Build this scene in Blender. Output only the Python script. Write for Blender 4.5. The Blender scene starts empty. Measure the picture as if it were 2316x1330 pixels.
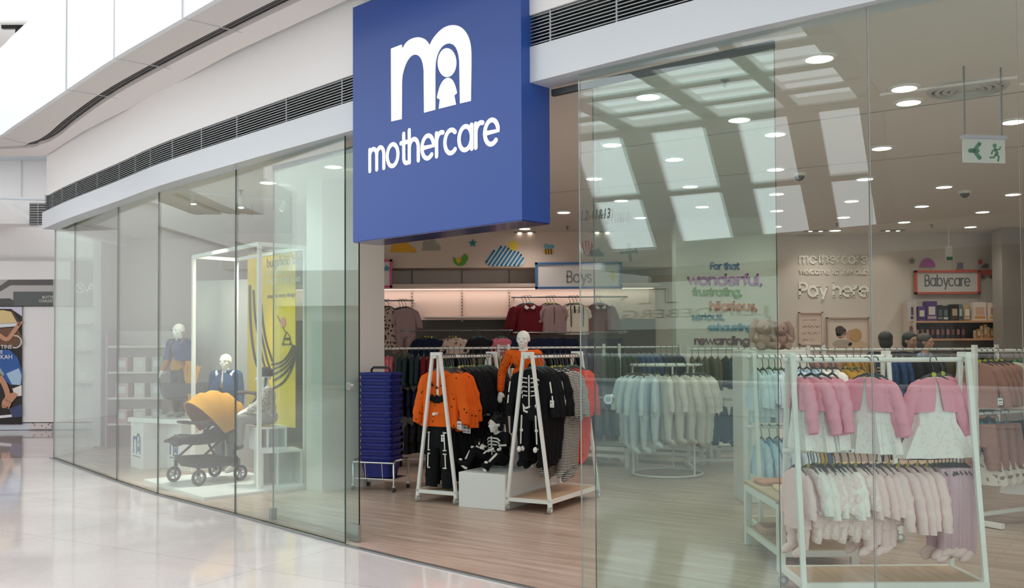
import bpy, bmesh, math, random
from mathutils import Vector, Matrix
from mathutils.geometry import tessellate_polygon
random.seed(7)
PI = math.pi
SC = bpy.context.scene
COL = SC.collection

# ---------------------------------------------------------------- camera
FOC, CX, EYE = 2150.0, 1158.0, 1.5
PITCH, ROLL = math.radians(1.5), math.radians(-0.3)
YH = 787.0
Y0 = YH - FOC * math.tan(PITCH)
CP, SP = math.cos(PITCH), math.sin(PITCH)
CR, SR = math.cos(-ROLL), math.sin(-ROLL)

def tilt(x, y, z):
    return Vector((x, y * CP - z * SP, y * SP + z * CP))

right_v, up_v, fwd_v = tilt(CR, 0, -SR), tilt(SR, 0, CR), tilt(0, 1, 0)
cam_data = bpy.data.cameras.new('camera')
cam = bpy.data.objects.new('camera', cam_data)
COL.objects.link(cam)
m = Matrix((right_v, up_v, -fwd_v)).transposed().to_4x4()
m.translation = Vector((0, 0, EYE))
cam.matrix_world = m
cam_data.sensor_width = 36.0
cam_data.lens = 36.0 * FOC / 2316.0
cam_data.shift_y = (Y0 - 665.0) / 2316.0
cam_data.clip_start, cam_data.clip_end = 0.05, 200
SC.camera = cam

SC.view_settings.view_transform = 'Standard'
SC.view_settings.look = 'None'
SC.view_settings.gamma = 1.0
SC.view_settings.use_curve_mapping = False
SC.view_settings.exposure = 0.0
SC.cycles.max_bounces = 8
SC.cycles.diffuse_bounces = 4
SC.cycles.glossy_bounces = 4
SC.cycles.transmission_bounces = 4
SC.cycles.transparent_max_bounces = 20
SC.cycles.sample_clamp_indirect = 6.0
SC.cycles.caustics_reflective = False
SC.cycles.caustics_refractive = False

# ---------------------------------------------------------------- daylight of the atrium
world = bpy.data.worlds.new('world')
SC.world = world
world.use_nodes = True
bgn = world.node_tree.nodes['Background']
bgn.inputs['Color'].default_value = (0.985, 0.99, 1.0, 1)
bgn.inputs['Strength'].default_value = 2.0
SKY_PANE = 3.5          # daylight through the atrium roof panes
LAMP_DISC = 14.0        # shop downlight lenses
LAMP_SPOT = 24.0        # watts per shop downlight

# ---------------------------------------------------------------- from photo pixels to places
def ray(px, py):
    u, v = px - CX, py - Y0
    return tilt(u * CR - v * SR, FOC, -(u * SR + v * CR))

def at(px, py, z=0.0):
    d = ray(px, py)
    return Vector((0, 0, EYE)) + d * ((z - EYE) / d.z)

def aty(px, py, y):
    d = ray(px, py)
    return Vector((0, 0, EYE)) + d * (y / d.y)

def on_plane(px, py, p0, n):
    d = ray(px, py)
    o = Vector((0, 0, EYE))
    return o + d * ((p0 - o).dot(n) / d.dot(n))

# ---------------------------------------------------------------- materials
def lin(c):
    if isinstance(c, str):
        c = c.lstrip('#')
        c = tuple(int(c[i:i + 2], 16) / 255 for i in (0, 2, 4))
    return tuple((x / 12.92 if x <= 0.04045 else ((x + 0.055) / 1.055) ** 2.4) for x in c) + (1.0,)

MATS = {}
def mat(name, col, rough=0.6, metal=0.0, spec=0.5, bump=None, emit=0.0, var=0.0, coat=0.0):
    """plain procedural material; var = colour variation by noise, bump = (scale, strength)"""
    if name in MATS:
        return MATS[name]
    mt = bpy.data.materials.new(name); mt.use_nodes = True
    nt = mt.node_tree; b = nt.nodes['Principled BSDF']
    c = lin(col)
    b.inputs['Base Color'].default_value = c
    b.inputs['Roughness'].default_value = rough
    b.inputs['Metallic'].default_value = metal
    b.inputs['Specular IOR Level'].default_value = spec
    b.inputs['Coat Weight'].default_value = coat
    if emit:
        b.inputs['Emission Color'].default_value = c
        b.inputs['Emission Strength'].default_value = emit
    if var or bump:
        tc = nt.nodes.new('ShaderNodeTexCoord')
        nz = nt.nodes.new('ShaderNodeTexNoise')
        nt.links.new(tc.outputs['Object'], nz.inputs['Vector'])
        nz.inputs['Scale'].default_value = bump[0] if bump else 9.0
        nz.inputs['Detail'].default_value = 3
        if var:
            mx = nt.nodes.new('ShaderNodeMix'); mx.data_type = 'RGBA'
            mx.inputs[6].default_value = tuple(x * (1 - var) for x in c[:3]) + (1,)
            mx.inputs[7].default_value = tuple(min(1, x * (1 + var)) for x in c[:3]) + (1,)
            nt.links.new(nz.outputs['Fac'], mx.inputs[0])
            nt.links.new(mx.outputs[2], b.inputs['Base Color'])
        if bump:
            bp = nt.nodes.new('ShaderNodeBump')
            bp.inputs['Strength'].default_value = bump[1]
            bp.inputs['Distance'].default_value = 0.01
            nt.links.new(nz.outputs['Fac'], bp.inputs['Height'])
            nt.links.new(bp.outputs['Normal'], b.inputs['Normal'])
    MATS[name] = mt
    return mt

def patmat(name, c0, c1, kind='spots', scale=20.0, thr=0.3, rough=0.8, c2=None):
    """two or three colour fabric print"""
    if name in MATS:
        return MATS[name]
    mt = bpy.data.materials.new(name); mt.use_nodes = True
    nt = mt.node_tree; b = nt.nodes['Principled BSDF']
    b.inputs['Roughness'].default_value = rough
    b.inputs['Specular IOR Level'].default_value = 0.2
    tc = nt.nodes.new('ShaderNodeTexCoord')
    if kind == 'spots':
        tx = nt.nodes.new('ShaderNodeTexVoronoi'); tx.inputs['Scale'].default_value = scale
        out = tx.outputs['Distance']
    elif kind == 'stripes':
        tx = nt.nodes.new('ShaderNodeTexWave'); tx.bands_direction = 'Z'
        tx.inputs['Scale'].default_value = scale; tx.inputs['Distortion'].default_value = 1.2
        tx.inputs['Detail'].default_value = 0.5
        out = tx.outputs['Fac']
    else:
        tx = nt.nodes.new('ShaderNodeTexNoise'); tx.inputs['Scale'].default_value = scale
        tx.inputs['Detail'].default_value = 1.5
        out = tx.outputs['Fac']
    nt.links.new(tc.outputs['Object'], tx.inputs['Vector'])
    rp = nt.nodes.new('ShaderNodeValToRGB'); rp.color_ramp.interpolation = 'CONSTANT'
    e = rp.color_ramp.elements
    e[0].position = 0; e[0].color = lin(c1); e[1].position = thr; e[1].color = lin(c0)
    if c2:
        k = e.new(min(0.97, thr + 0.12)); k.color = lin(c2)
    nt.links.new(out, rp.inputs['Fac'])
    nt.links.new(rp.outputs['Color'], b.inputs['Base Color'])
    MATS[name] = mt
    return mt

def emat(name, col, strength):
    if name in MATS:
        return MATS[name]
    mt = bpy.data.materials.new(name); mt.use_nodes = True
    nt = mt.node_tree
    nt.nodes.remove(nt.nodes['Principled BSDF'])
    e = nt.nodes.new('ShaderNodeEmission')
    e.inputs['Color'].default_value = lin(col); e.inputs['Strength'].default_value = strength
    nt.links.new(e.outputs[0], nt.nodes['Material Output'].inputs['Surface'])
    MATS[name] = mt
    return mt

def glassmat(name, tint, edge=False):
    """flat pane: clear tinted transmission plus Fresnel reflection on both faces"""
    if name in MATS:
        return MATS[name]
    mt = bpy.data.materials.new(name); mt.use_nodes = True
    nt = mt.node_tree
    nt.nodes.remove(nt.nodes['Principled BSDF'])
    tr = nt.nodes.new('ShaderNodeBsdfTransparent'); tr.inputs['Color'].default_value = lin(tint)
    gl = nt.nodes.new('ShaderNodeBsdfGlossy'); gl.inputs['Roughness'].default_value = 0.0
    gl.inputs['Color'].default_value = (1, 1, 1, 1)
    geo = nt.nodes.new('ShaderNodeNewGeometry')
    mr = nt.nodes.new('ShaderNodeMapRange')
    mr.inputs['To Min'].default_value = 1.52; mr.inputs['To Max'].default_value = 1 / 1.52
    nt.links.new(geo.outputs['Backfacing'], mr.inputs['Value'])
    fr = nt.nodes.new('ShaderNodeFresnel')
    nt.links.new(mr.outputs['Result'], fr.inputs['IOR'])
    mx = nt.nodes.new('ShaderNodeMixShader')
    nt.links.new(fr.outputs[0], mx.inputs[0]); nt.links.new(tr.outputs[0], mx.inputs[1]); nt.links.new(gl.outputs[0], mx.inputs[2])
    nt.links.new(mx.outputs[0], nt.nodes['Material Output'].inputs['Surface'])
    MATS[name] = mt
    return mt

def woodmat(name, a, b_, scale=(0.9, 12.0), rough=0.4, ang=0.0, plank=True):
    mt = bpy.data.materials.new(name); mt.use_nodes = True
    nt = mt.node_tree; b = nt.nodes['Principled BSDF']; N = nt.nodes.new; L = nt.links.new
    tc = N('ShaderNodeTexCoord'); mp = N('ShaderNodeMapping')
    mp.inputs['Rotation'].default_value = (0, 0, ang)
    L(tc.outputs['Object'], mp.inputs['Vector'])
    mp2 = N('ShaderNodeMapping'); mp2.inputs['Scale'].default_value = (scale[0], scale[1], 1)
    L(mp.outputs[0], mp2.inputs['Vector'])
    nz = N('ShaderNodeTexNoise'); nz.inputs['Scale'].default_value = 1.6; nz.inputs['Detail'].default_value = 5
    L(mp2.outputs[0], nz.inputs['Vector'])
    rp = N('ShaderNodeValToRGB'); e = rp.color_ramp.elements
    e[0].position = .3; e[0].color = lin(b_); e[1].position = .68; e[1].color = lin(a)
    L(nz.outputs['Fac'], rp.inputs['Fac'])
    src = rp.outputs['Color']
    if plank:
        br = N('ShaderNodeTexBrick'); br.inputs['Scale'].default_value = 1.0
        br.inputs['Brick Width'].default_value = 1.2; br.inputs['Row Height'].default_value = 0.15
        br.inputs['Mortar Size'].default_value = 0.003; br.inputs['Mortar Smooth'].default_value = 0.3
        br.inputs['Color1'].default_value = (0.92, 0.92, 0.92, 1); br.inputs['Color2'].default_value = (1, 1, 1, 1)
        br.inputs['Mortar'].default_value = (0.62, 0.58, 0.55, 1)
        L(mp.outputs[0], br.inputs['Vector'])
        mx = N('ShaderNodeMix'); mx.data_type = 'RGBA'; mx.blend_type = 'MULTIPLY'; mx.inputs[0].default_value = 1
        L(src, mx.inputs[6]); L(br.outputs['Color'], mx.inputs[7]); src = mx.outputs[2]
    L(src, b.inputs['Base Color'])
    b.inputs['Roughness'].default_value = rough
    b.inputs['Specular IOR Level'].default_value = 0.4
    return mt

def marblemat(name, a, b_, rough, tile, ang, spec=0.5):
    mt = bpy.data.materials.new(name); mt.use_nodes = True
    nt = mt.node_tree; b = nt.nodes['Principled BSDF']; N = nt.nodes.new; L = nt.links.new
    tc = N('ShaderNodeTexCoord'); mp = N('ShaderNodeMapping'); mp.inputs['Rotation'].default_value = (0, 0, ang)
    L(tc.outputs['Object'], mp.inputs['Vector'])
    n1 = N('ShaderNodeTexNoise'); n1.inputs['Scale'].default_value = 0.9; n1.inputs['Detail'].default_value = 6; n1.inputs['Distortion'].default_value = 1.5
    n2 = N('ShaderNodeTexNoise'); n2.inputs['Scale'].default_value = 60; n2.inputs['Detail'].default_value = 2
    L(mp.outputs[0], n1.inputs['Vector']); L(mp.outputs[0], n2.inputs['Vector'])
    ad = N('ShaderNodeMath'); ad.operation = 'MULTIPLY_ADD'; ad.inputs[1].default_value = 0.45
    L(n2.outputs['Fac'], ad.inputs[0]); L(n1.outputs['Fac'], ad.inputs[2])
    rp = N('ShaderNodeValToRGB'); e = rp.color_ramp.elements
    e[0].position = .5; e[0].color = lin(b_); e[1].position = .95; e[1].color = lin(a)
    L(ad.outputs[0], rp.inputs['Fac'])
    br = N('ShaderNodeTexBrick'); br.offset = 0.0
    br.inputs['Scale'].default_value = 1; br.inputs['Brick Width'].default_value = tile[0]; br.inputs['Row Height'].default_value = tile[1]
    br.inputs['Mortar Size'].default_value = 0.004; br.inputs['Mortar Smooth'].default_value = 0.2
    br.inputs['Color1'].default_value = (1, 1, 1, 1); br.inputs['Color2'].default_value = (0.95, 0.945, 0.945, 1); br.inputs['Mortar'].default_value = (0.7, 0.68, 0.67, 1)
    L(mp.outputs[0], br.inputs['Vector'])
    mx = N('ShaderNodeMix'); mx.data_type = 'RGBA'; mx.blend_type = 'MULTIPLY'; mx.inputs[0].default_value = 1
    L(rp.outputs['Color'], mx.inputs[6]); L(br.outputs['Color'], mx.inputs[7])
    L(mx.outputs[2], b.inputs['Base Color'])
    b.inputs['Roughness'].default_value = rough
    b.inputs['Specular IOR Level'].default_value = spec
    return mt

# ---------------------------------------------------------------- mesh building
class MB:
    """collects shapes; build() links them as one mesh object"""
    def __init__(s):
        s.v, s.f, s.mi, s.sm = [], [], [], []
        s.M = Matrix.Identity(4)
    def put(s, verts, faces, mi=0, smooth=False):
        o = len(s.v)
        s.v += [tuple(s.M @ Vector(p)) for p in verts]
        s.f += [tuple(i + o for i in f) for f in faces]
        s.mi += [mi] * len(faces); s.sm += [smooth] * len(faces)
        return s
    def box(s, c, size, rz=0.0, mi=0, R=None):
        hx, hy, hz = size[0] / 2, size[1] / 2, size[2] / 2
        R = R or Matrix.Rotation(rz, 3, 'Z'); c = Vector(c)
        vs = [c + R @ Vector((x * hx, y * hy, z * hz)) for z in (-1, 1) for y in (-1, 1) for x in (-1, 1)]
        return s.put(vs, [(0, 2, 3, 1), (4, 5, 7, 6), (0, 1, 5, 4), (2, 6, 7, 3), (0, 4, 6, 2), (1, 3, 7, 5)], mi)
    def bar(s, a, b, w, h=None, mi=0, up=(0, 0, 1)):
        """rectangular bar from a to b"""
        a, b = Vector(a), Vector(b); d = (b - a); L = d.length; d.normalize()
        u = Vector(up)
        if abs(u.dot(d)) > 0.98: u = Vector((1, 0, 0)) if abs(d.x) < .9 else Vector((0, 1, 0))
        x = d.cross(u).normalized(); y = x.cross(d)
        R = Matrix((d, x, y)).transposed()
        return s.box((a + b) / 2, (L, w, h or w), mi=mi, R=R)
    def tube(s, pts, r, seg=10, mi=0, closed=False, flat=1.0, flatdir=None, caps=True):
        """round tube along a path; r number or list; flat squeezes it along flatdir"""
        pts = [Vector(p) for p in pts]; n = len(pts)
        rs = r if isinstance(r, (list, tuple)) else [r] * n
        rings = []; prev = None
        for i, p in enumerate(pts):
            a = pts[i - 1] if (i or closed) else p
            b = pts[(i + 1) % n] if (i < n - 1 or closed) else p
            d = (b - a).normalized()
            if prev is None:
                u = Vector((0, 0, 1)) if abs(d.z) < .9 else Vector((0, 1, 0))
                x = d.cross(u).normalized()
            else:
                x = (prev - d * prev.dot(d)).normalized()
            prev = x; y = d.cross(x)
            ring = []
            for k in range(seg):
                t = 2 * PI * k / seg
                o = (x * math.cos(t) + y * math.sin(t)) * rs[i]
                if flatdir is not None:
                    fd = Vector(flatdir); o = o - fd * o.dot(fd) * (1 - flat)
                ring.append(p + o)
            rings.append(ring)
        return s.loft(rings, mi, closed_path=closed, caps=caps)
    def loft(s, rings, mi=0, closed_path=False, caps=True, open_ring=False, smooth=True):
        n = len(rings[0]); vs = [p for r in rings for p in r]; fs = []
        m_ = len(rings)
        for i in range(m_ if closed_path else m_ - 1):
            j = (i + 1) % m_
            for k in range(n - 1 if open_ring else n):
                l = (k + 1) % n
                fs.append((i * n + k, i * n + l, j * n + l, j * n + k))
        s.put(vs, fs, mi, smooth)
        if caps and not closed_path and not open_ring:
            s.put(rings[0], [tuple(reversed(range(n)))], mi, smooth)
            s.put(rings[-1], [tuple(range(n))], mi, smooth)
        return s
    def cyl(s, a, b, r, seg=20, mi=0, r2=None):
        return s.tube([a, b], [r, r if r2 is None else r2], seg, mi)
    def ball(s, c, r, mi=0, seg=16, rng=10, R=None, z0=-1.0, z1=1.0):
        c = Vector(c)
        if not isinstance(r, (list, tuple)): r = (r, r, r)
        rings = []
        for i in range(rng + 1):
            ph = math.asin(max(-1, min(1, z0 + (z1 - z0) * 0))) if False else (math.asin(z0) + (math.asin(z1) - math.asin(z0)) * i / rng)
            ring = []
            for k in range(seg):
                t = 2 * PI * k / seg
                q = Vector((math.cos(t) * math.cos(ph) * r[0], math.sin(t) * math.cos(ph) * r[1], math.sin(ph) * r[2]))
                ring.append(c + (R @ q if R else q))
            rings.append(ring)
        return s.loft(rings, mi)
    def lathe(s, prof, seg=24, mi=0, c=(0, 0, 0)):
        c = Vector(c)
        rings = [[c + Vector((r * math.cos(2 * PI * k / seg), r * math.sin(2 * PI * k / seg), z)) for k in range(seg)] for r, z in prof]
        return s.loft(rings, mi)
    def poly(s, pts, thick, mi=0, axis=None):
        """polygon (3D points, planar) extruded by thick along its normal or axis; concave is fine"""
        pts = [Vector(p) for p in pts]; n = len(pts)
        if axis is None:
            nv = Vector((0, 0, 0))
            for i in range(n): nv += pts[i].cross(pts[(i + 1) % n])
            axis = nv.normalized()
        ex = Vector(axis) * thick
        tr = tessellate_polygon([pts])
        vs = pts + [p + ex for p in pts]
        fs = [tuple(t) for t in tr] + [tuple(i + n for i in reversed(t)) for t in tr]
        fs += [(i, (i + 1) % n, (i + 1) % n + n, i + n) for i in range(n)]
        return s.put(vs, fs, mi)
    def stroke(s, pts2, w, P, ex, mi=0, closed=False):
        """flat ribbon of width w along 2D points, mapped by P(u,v) and raised by ex"""
        pts = [Vector(p) for p in pts2]; n = len(pts); Lf, Rt = [], []
        for i, p in enumerate(pts):
            a = pts[i - 1] if (i or closed) else p
            b = pts[(i + 1) % n] if (i < n - 1 or closed) else p
            d1 = (p - a); d2 = (b - p)
            d = ((d1.normalized() if d1.length > 1e-9 else Vector((0, 0))) + (d2.normalized() if d2.length > 1e-9 else Vector((0, 0))))
            d = d.normalized() if d.length > 1e-6 else Vector((1, 0))
            nrm = Vector((-d.y, d.x)); Lf.append(p + nrm * w / 2); Rt.append(p - nrm * w / 2)
        vs = [P(*q) for q in Lf] + [P(*q) for q in Rt]
        vs = vs + [v + ex for v in vs]; m_ = 2 * n; fs = []
        for i in range(n if closed else n - 1):
            j = (i + 1) % n
            fs += [(i, j, n + j, n + i), (m_ + i, m_ + n + i, m_ + n + j, m_ + j), (i, m_ + i, m_ + j, j), (n + i, n + j, m_ + n + j, m_ + n + i)]
        s.put(vs, fs, mi)
        if not closed:
            for q in (pts[0], pts[-1]):
                cs = [P(q.x + w / 2 * math.cos(2 * PI * k / 12), q.y + w / 2 * math.sin(2 * PI * k / 12)) for k in range(12)]
                s.put(cs + [c + ex for c in cs], [tuple(range(11, -1, -1)), tuple(range(12, 24))] + [(k, (k + 1) % 12, 12 + (k + 1) % 12, 12 + k) for k in range(12)], mi)
        return s
    def mesh(s, name, mats):
        me = bpy.data.meshes.new(name)
        me.from_pydata(s.v, [], s.f)
        for mm in (mats if isinstance(mats, (list, tuple)) else [mats]): me.materials.append(mm)
        me.polygons.foreach_set('material_index', s.mi)
        me.polygons.foreach_set('use_smooth', s.sm)
        bm = bmesh.new(); bm.from_mesh(me)
        bmesh.ops.recalc_face_normals(bm, faces=bm.faces)
        bm.to_mesh(me); bm.free()
        if any(s.sm): me.set_sharp_from_angle(angle=math.radians(45))
        me.update()
        return me
    def build(s, name, mats, parent=None, loc=None, rz=0.0, bevel=0.0):
        o = bpy.data.objects.new(name, s.mesh(name, mats)); COL.objects.link(o)
        if parent: o.parent = parent
        if loc is not None: o.location = loc
        o.rotation_euler.z = rz
        if bevel:
            bv = o.modifiers.new('bevel', 'BEVEL'); bv.width = bevel; bv.segments = 2; bv.limit_method = 'ANGLE'
        return o

def tag(o, label=None, cat=None, group=None, kind=None):
    if label: o['label'] = label
    if cat: o['category'] = cat
    if group: o['group'] = group
    if kind: o['kind'] = kind
    return o

def empty(name, loc, rz=0.0, label=None, cat=None, group=None):
    o = bpy.data.objects.new(name, None); COL.objects.link(o)
    o.location = loc; o.rotation_euler.z = rz; o.empty_display_size = 0.1
    return tag(o, label, cat, group)

KIDS = {}
def copy_tree(o, parent=None):
    c = o.copy(); COL.objects.link(c)
    if parent: c.parent = parent
    for ch in list(o.children): copy_tree(ch, c)
    return c

ORD = 'first second third fourth fifth sixth seventh eighth ninth tenth eleventh twelfth thirteenth fourteenth fifteenth sixteenth seventeenth eighteenth nineteenth twentieth'.split()
def nth(i):
    return ORD[i] if i < 20 else ('twenty-' + ORD[i - 20] if i < 29 else 'thirtieth' if i == 29 else 'thirty-' + ORD[i - 30])

def struct(name, mb, m_, parent=None):
    o = mb.build(name, m_, parent)
    if not parent: o['kind'] = 'structure'
    return o

# ---------------------------------------------------------------- single-weight round lettering (x-height 1)
def arc(cx, cy, r, a0, a1, n=14, ry=None):
    return [(cx + r * math.cos(math.radians(a0 + (a1 - a0) * i / n)), cy + (ry or r) * math.sin(math.radians(a0 + (a1 - a0) * i / n))) for i in range(n + 1)]
def _s():
    return arc(.33, .74, .26, 40, 270, 12, .26) + arc(.33, .24, .27, 90, -140, 12, .24)[1:]
G_ = {
 'a': ([arc(.5, .5, .5, 0, 360, 24), [(1, 1), (1, 0)]], 1.32), 'b': ([arc(.5, .5, .5, 0, 360, 24), [(0, 1.45), (0, 0)]], 1.3),
 'c': ([arc(.5, .5, .5, 48, 312, 18)], 1.15), 'd': ([arc(.5, .5, .5, 0, 360, 24), [(1, 1.45), (1, 0)]], 1.32),
 'e': ([[(.02, .5), (1, .5)] + arc(.5, .5, .5, 0, 312, 22)[1:]], 1.25), 'f': ([[(.25, 0), (.25, 1.15)] + arc(.55, 1.15, .3, 180, 80, 8)[1:], [(0, .95), (.55, .95)]], .75),
 'g': ([arc(.5, .5, .5, 0, 360, 24), [(1, 1), (1, 0)] + arc(.5, 0, .5, 0, -150, 12, .45)[1:]], 1.32),
 'h': ([[(0, 1.45), (0, 0)], [(0, .55)] + arc(.4, .6, .4, 180, 0, 12) + [(.8, 0)]], 1.12), 'i': ([[(0, 1), (0, 0)], [(0, 1.38), (0, 1.42)]], .36),
 'l': ([[(0, 1.45), (0, 0)]], .36), 'm': ([[(0, 1), (0, 0)], [(0, .6)] + arc(.34, .66, .34, 180, 0, 12) + [(.68, 0)], [(.68, .6)] + arc(1.02, .66, .34, 180, 0, 12) + [(1.36, 0)]], 1.68),
 'n': ([[(0, 1), (0, 0)], [(0, .55)] + arc(.4, .6, .4, 180, 0, 12) + [(.8, 0)]], 1.12), 'o': ([arc(.5, .5, .5, 0, 360, 24)], 1.28),
 'p': ([arc(.5, .5, .5, 0, 360, 24), [(0, 1), (0, -.45)]], 1.3), 'r': ([[(0, 1), (0, 0)], [(0, .55)] + arc(.4, .6, .4, 180, 70, 8)], .7),
 's': ([_s()], .85), 't': ([[(.25, 1.35), (.25, .25)] + arc(.5, .25, .25, 180, 280, 8)[1:], [(0, .95), (.55, .95)]], .75),
 'u': ([[(0, 1), (0, .4)] + arc(.4, .4, .4, 180, 360, 12)[1:] + [(.8, 1)], [(.8, 1), (.8, 0)]], 1.12), 'v': ([[(0, 1), (.42, 0), (.84, 1)]], 1.0),
 'w': ([[(0, 1), (.34, 0), (.68, 1), (1.02, 0), (1.36, 1)]], 1.5), 'x': ([[(0, 1), (.75, 0)], [(.75, 1), (0, 0)]], .95), 'y': ([[(0, 1), (.42, 0)], [(.86, 1), (.25, -.45)]], 1.02),
 ',': ([[(.1, .05), (0, -.25)]], .4), ' ': ([], .6),
 'P': ([[(0, 0), (0, 1.4), (.45, 1.4)] + arc(.45, 1.02, .38, 90, -90, 10) + [(0, .64)]], 1.05),
 'B': ([[(0, 0), (0, 1.4), (.42, 1.4)] + arc(.42, 1.06, .34, 90, -90, 10) + [(0, .72)], [(.42, .72)] + arc(.46, .36, .36, 90, -90, 10) + [(0, 0)]], 1.08),
 'F': ([[(0, 0), (0, 1.4), (.75, 1.4)], [(0, .75), (.65, .75)]], .95),
}
def lettering(mb, text, P, ex, xh, w, width=None, mi=0, sx=1.0):
    """single-weight text from u=0, baseline v=0; xh x-height, w stroke width (both in P units)"""
    total = sum(G_[c][1] for c in text) - .3
    if width: sx = width / (total * xh)
    u = 0.0
    for c in text:
        st, adv = G_[c]
        for k, s_ in enumerate(st):
            mb.stroke([((u + x) * xh * sx, y * xh) for x, y in s_], w, P, ex * (1 + .06 * k), mi)
        u += adv
    return total * xh * sx

def textmesh(name, body, size, m_, parent, M, depth=0.004, align='LEFT', shear=0.0, sx=1.0):
    cu = bpy.data.curves.new(name, 'FONT'); cu.body = body; cu.size = size; cu.extrude = depth / 2
    cu.align_x = align; cu.shear = shear; cu.resolution_u = 3
    t = bpy.data.objects.new(name, cu); COL.objects.link(t)
    dg = bpy.context.evaluated_depsgraph_get()
    me = bpy.data.meshes.new_from_object(t.evaluated_get(dg))
    bpy.data.objects.remove(t); bpy.data.curves.remove(cu)
    for v in me.vertices: v.co.x *= sx
    me.transform(M); me.materials.clear(); me.materials.append(m_)
    o = bpy.data.objects.new(name, me); COL.objects.link(o)
    if parent: o.parent = parent
    return o

def frame_mat(p, xdir, zdir=(0, 0, 1)):
    """matrix whose local X runs along xdir, local Y along zdir, facing out"""
    x = Vector(xdir).normalized(); y = Vector(zdir).normalized(); z = x.cross(y)
    M = Matrix((x, y, z)).transposed().to_4x4(); M.translation = Vector(p)
    return M

def fuse(mb, name, mats, parent=None, voxel=0.008, smooth=6, loc=None):
    """melt the overlapping shapes of mb into one continuous skin"""
    me = mb.mesh(name + '_raw', mats)
    o = bpy.data.objects.new(name, me); COL.objects.link(o)
    r = o.modifiers.new('r', 'REMESH'); r.mode = 'VOXEL'; r.voxel_size = voxel; r.use_smooth_shade = True
    sm = o.modifiers.new('s', 'SMOOTH'); sm.iterations = smooth; sm.factor = 0.5
    dg = bpy.context.evaluated_depsgraph_get()
    nm = bpy.data.meshes.new_from_object(o.evaluated_get(dg)); nm.name = name
    o.modifiers.clear(); o.data = nm; bpy.data.meshes.remove(me)
    nm.materials.clear()
    for mm in (mats if isinstance(mats, (list, tuple)) else [mats]): nm.materials.append(mm)
    if parent: o.parent = parent
    if loc is not None: o.location = loc
    return o

# ================================================================ the setting
WHITE = mat('white_paint', '#EDEDEC', 0.55)
PANEL = mat('white_metal_panel', '#E9EDF1', 0.35)
FASC = mat('pale_grey_metal', '#CDD4DA', 0.3)
SOFF = mat('soffit_grey', '#D9D5D1', 0.6)
INWALL = mat('shop_wall_paint', '#DDD0C8', 0.7)
INCEIL = mat('shop_ceiling_paint', '#E0D8D0', 0.8)
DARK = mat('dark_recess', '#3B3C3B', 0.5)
MET = mat('grey_metal', '#8C9092', 0.35, 0.8)
CHROME = mat('chrome', '#D8DADB', 0.18, 1.0)
GLASS = glassmat('clear_glass', '#F4FBF8')
GLASSG = glassmat('green_tinted_glass', '#EBF4F0')
EDGE = mat('glass_edge', '#3F5750', 0.15, spec=0.6)
EDGEW = mat('silicone_joint', '#B9C2C0', 0.3)
WOODF = woodmat('vinyl_oak_floor', '#CDB7A8', '#A98F80', (0.8, 9.0), 0.32, math.radians(36))
MARB = marblemat('pale_marble', '#E9E2DF', '#D6CECA', 0.07, (2.4, 1.2), math.radians(30), 0.6)
MARB2 = marblemat('rose_marble', '#CFC0BE', '#B5A4A3', 0.05, (1.2, 1.2), 0, 0.6)

V2 = lambda a, z=0.0: Vector((a[0], a[1], z))
G = [(-6.43, 13.34), (-5.767, 12.51), (-4.575, 11.01), (-3.717, 9.976), (-2.546, 8.738), (-1.297, 7.369)]
FL = [(-6.28, 12.79), (-5.6, 11.95), (-4.37, 10.53), (-3.56, 9.58), (-2.45, 8.43), (-1.123, 7.102)]
FR = [(0.12, 5.91), (1.0, 5.12), (1.79, 4.5), (2.9, 3.66), (6.0, 1.4)]
T_F, N_F = Vector((.766, -.643, 0)), Vector((.643, .766, 0))      # along the right-hand front, and into the shop
P_F = Vector((1.05, 5.18, 0))

def offs(pl, d):
    """polyline shifted by d to its left (towards the shop for lines running left to right)"""
    out = []
    for i, p in enumerate(pl):
        a = Vector(pl[max(i - 1, 0)]); b = Vector(pl[min(i + 1, len(pl) - 1)])
        t = (b - a).normalized(); out.append((p[0] - t.y * d, p[1] + t.x * d))
    return out

def fine(pl, k=6):
    """smooth a polyline through its points"""
    P = [Vector(p) for p in pl]; out = []
    for i in range(len(P) - 1):
        p0, p1, p2, p3 = P[max(i - 1, 0)], P[i], P[i + 1], P[min(i + 2, len(P) - 1)]
        for j in range(k):
            t = j / k
            q = 0.5 * ((2 * p1) + (p2 - p0) * t + (2 * p0 - 5 * p1 + 4 * p2 - p3) * t * t + (3 * p1 - p0 - 3 * p2 + p3) * t ** 3)
            out.append((q.x, q.y))
    out.append(tuple(P[-1]))
    return out

def ribbon(mb, pl, z0, z1, th, mi=0, d0=0.0):
    """upright band along a plan line, thickness th to the left of it"""
    a, b = offs(pl, d0), offs(pl, d0 + th)
    rings = [[V2(p, z0), V2(p, z1), V2(q, z1), V2(q, z0)] for p, q in zip(a, b)]
    return mb.loft(rings, mi, smooth=False)

def slab(mb, pts, z0, z1, mi=0):
    return mb.poly([V2(p, z0) for p in pts], z1 - z0, mi, axis=(0, 0, 1))

front = G + [(0.10, 6.03), (1.05, 5.18), (1.85, 4.56), (2.95, 3.74), (6.05, 1.5)]
RX, BY, LX = 9.2, 15.3, -6.43       # right wall, back wall, left wall of the shop
CEIL = 3.3

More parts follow.
